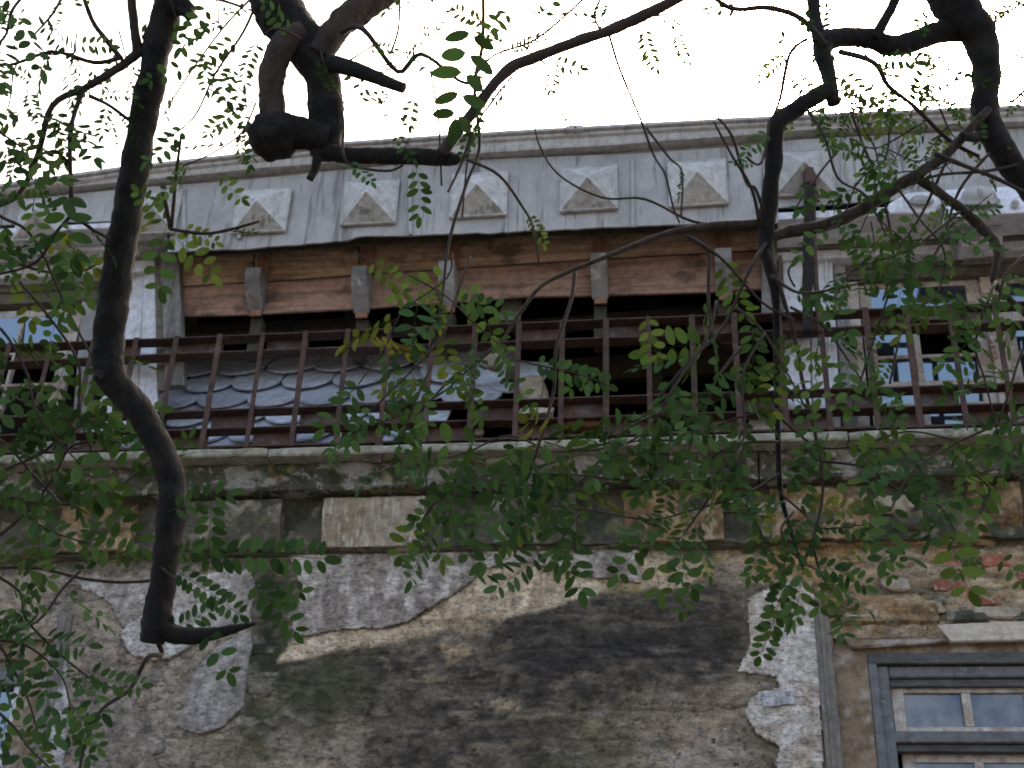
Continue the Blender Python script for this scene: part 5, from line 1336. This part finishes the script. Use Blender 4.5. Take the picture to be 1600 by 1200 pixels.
# dense belt over the ledge and frieze
belt = [([(1215, 640), (1150, 660), (1080, 680), (1000, 690), (920, 700), (850, 690)], 12), ([(1216, 690), (1140, 710), (1060, 740), (980, 750), (900, 730), (830, 740)], 13),
        ([(1218, 740), (1160, 770), (1090, 790), (1010, 810), (930, 800), (860, 790)], 12), ([(1050, 640), (980, 690), (900, 760), (850, 800), (800, 830)], 9),
        ([(960, 690), (880, 700), (800, 690), (730, 700), (660, 720)], 9), ([(870, 720), (800, 740), (740, 760), (690, 790), (650, 830)], 8), ([(740, 690), (720, 740), (690, 800), (660, 850)], 6),
        ([(1216, 650), (1280, 680), (1350, 690), (1420, 680), (1500, 690)], 9), ([(1280, 720), (1340, 740), (1400, 760), (1460, 800), (1500, 850)], 7), ([(1640, 640), (1560, 670), (1480, 700), (1420, 740), (1390, 800)], 9),
        ([(1640, 720), (1580, 730), (1520, 740), (1480, 780)], 6), ([(1160, 700), (1120, 760), (1080, 820), (1060, 850)], 6), ([(1240, 800), (1220, 840), (1250, 880), (1300, 900)], 3),
        ([(1270, 850), (1290, 890), (1310, 930), (1300, 960)], 3), ([(1218, 770), (1250, 790), (1290, 820), (1350, 820)], 6), ([(950, 760), (900, 800), (860, 840), (820, 850)], 5), ([(1130, 800), (1170, 820), (1200, 850), (1230, 900)], 5)]
for p_, n_ in belt:
    tw(br, p_, (2.4, 1.2), (2.7, random.uniform(2.5, 2.65)), n_, size=(.12, .18))
t_ = tw(br, [(1225, 860), (1222, 890), (1205, 950)], (1.6, .9), (2.65, 2.6), 0)
leafline(t_, (1228, 890), (1190, 1030), 2.6, 8); leafline(t_, (1240, 930), (1205, 985), 2.6, 7, k=1.0)
leafline(t_, (1010, 842), (1032, 925), 2.6, 7, k=1.0); leafline(t_, (1058, 832), (1088, 915), 2.6, 3, k=1.05); leafline(t_, (1085, 905), (1060, 970), 2.7, 3, k=.8)
leafline(t_, (845, 855), (895, 890), 2.6, 3); leafline(t_, (1290, 905), (1315, 965), 2.6, 3, k=.9); leafline(t_, (1330, 880), (1280, 950), 2.6, 5)
for a, b in (((1400, 850), (1390, 905)), ((1480, 840), (1520, 880)), ((1560, 870), (1600, 915)), ((1350, 850), (1325, 880)), ((1540, 880), (1500, 900)), ((1240, 860), (1190, 900))): leafline(t_, a, b, 2.7, 7, k=.9)
def lace(root, x0, x1, y0, y1, n, dist, ln=(90, 190), lv=(2, 5), size=(.07, .13), down=.55):
    for _ in range(n):
        x = random.uniform(x0, x1); y = random.uniform(y0, y1); a = random.uniform(-2.6, -.4) if random.random() > down else random.uniform(.5, 2.7)
        L_ = random.uniform(*ln); pts = [(x, y)]
        for k in range(3):
            a += random.gauss(0, .28); x += math.cos(a) * L_ / 3; y += math.sin(a) * L_ / 3; pts.append((x, y))
        twig(root, pts, random.uniform(1.0, 1.8), .8, (dist, dist + random.uniform(-.1, .1)), random.randint(*lv), size)
lace(bl, 0, 210, 0, 230, 9, 2.95); lace(bl, 270, 400, 10, 250, 6, 2.9, size=(.08, .13)); lace(bc, 540, 680, 70, 200, 5, 2.7, size=(.05, .09)); lace(bc, 640, 960, 0, 120, 7, 2.75, (80, 150), (1, 4), (.05, .10))
lace(br, 1190, 1300, 40, 170, 6, 2.85, (70, 130), (2, 5), (.06, .10)); lace(br, 1320, 1530, 90, 210, 10, 2.9, (70, 150), (2, 5), (.07, .11)); lace(br, 1560, 1640, 20, 160, 3, 2.9, (70, 120), (1, 3), (.06, .09))
lace(br, 1300, 1500, 230, 400, 8, 2.8, (90, 160), (1, 3), (.08, .12)); lace(bc, 860, 1150, 40, 110, 4, 2.9, (60, 100), (0, 2), (.05, .08))
print('leaves', LEAFN[0])
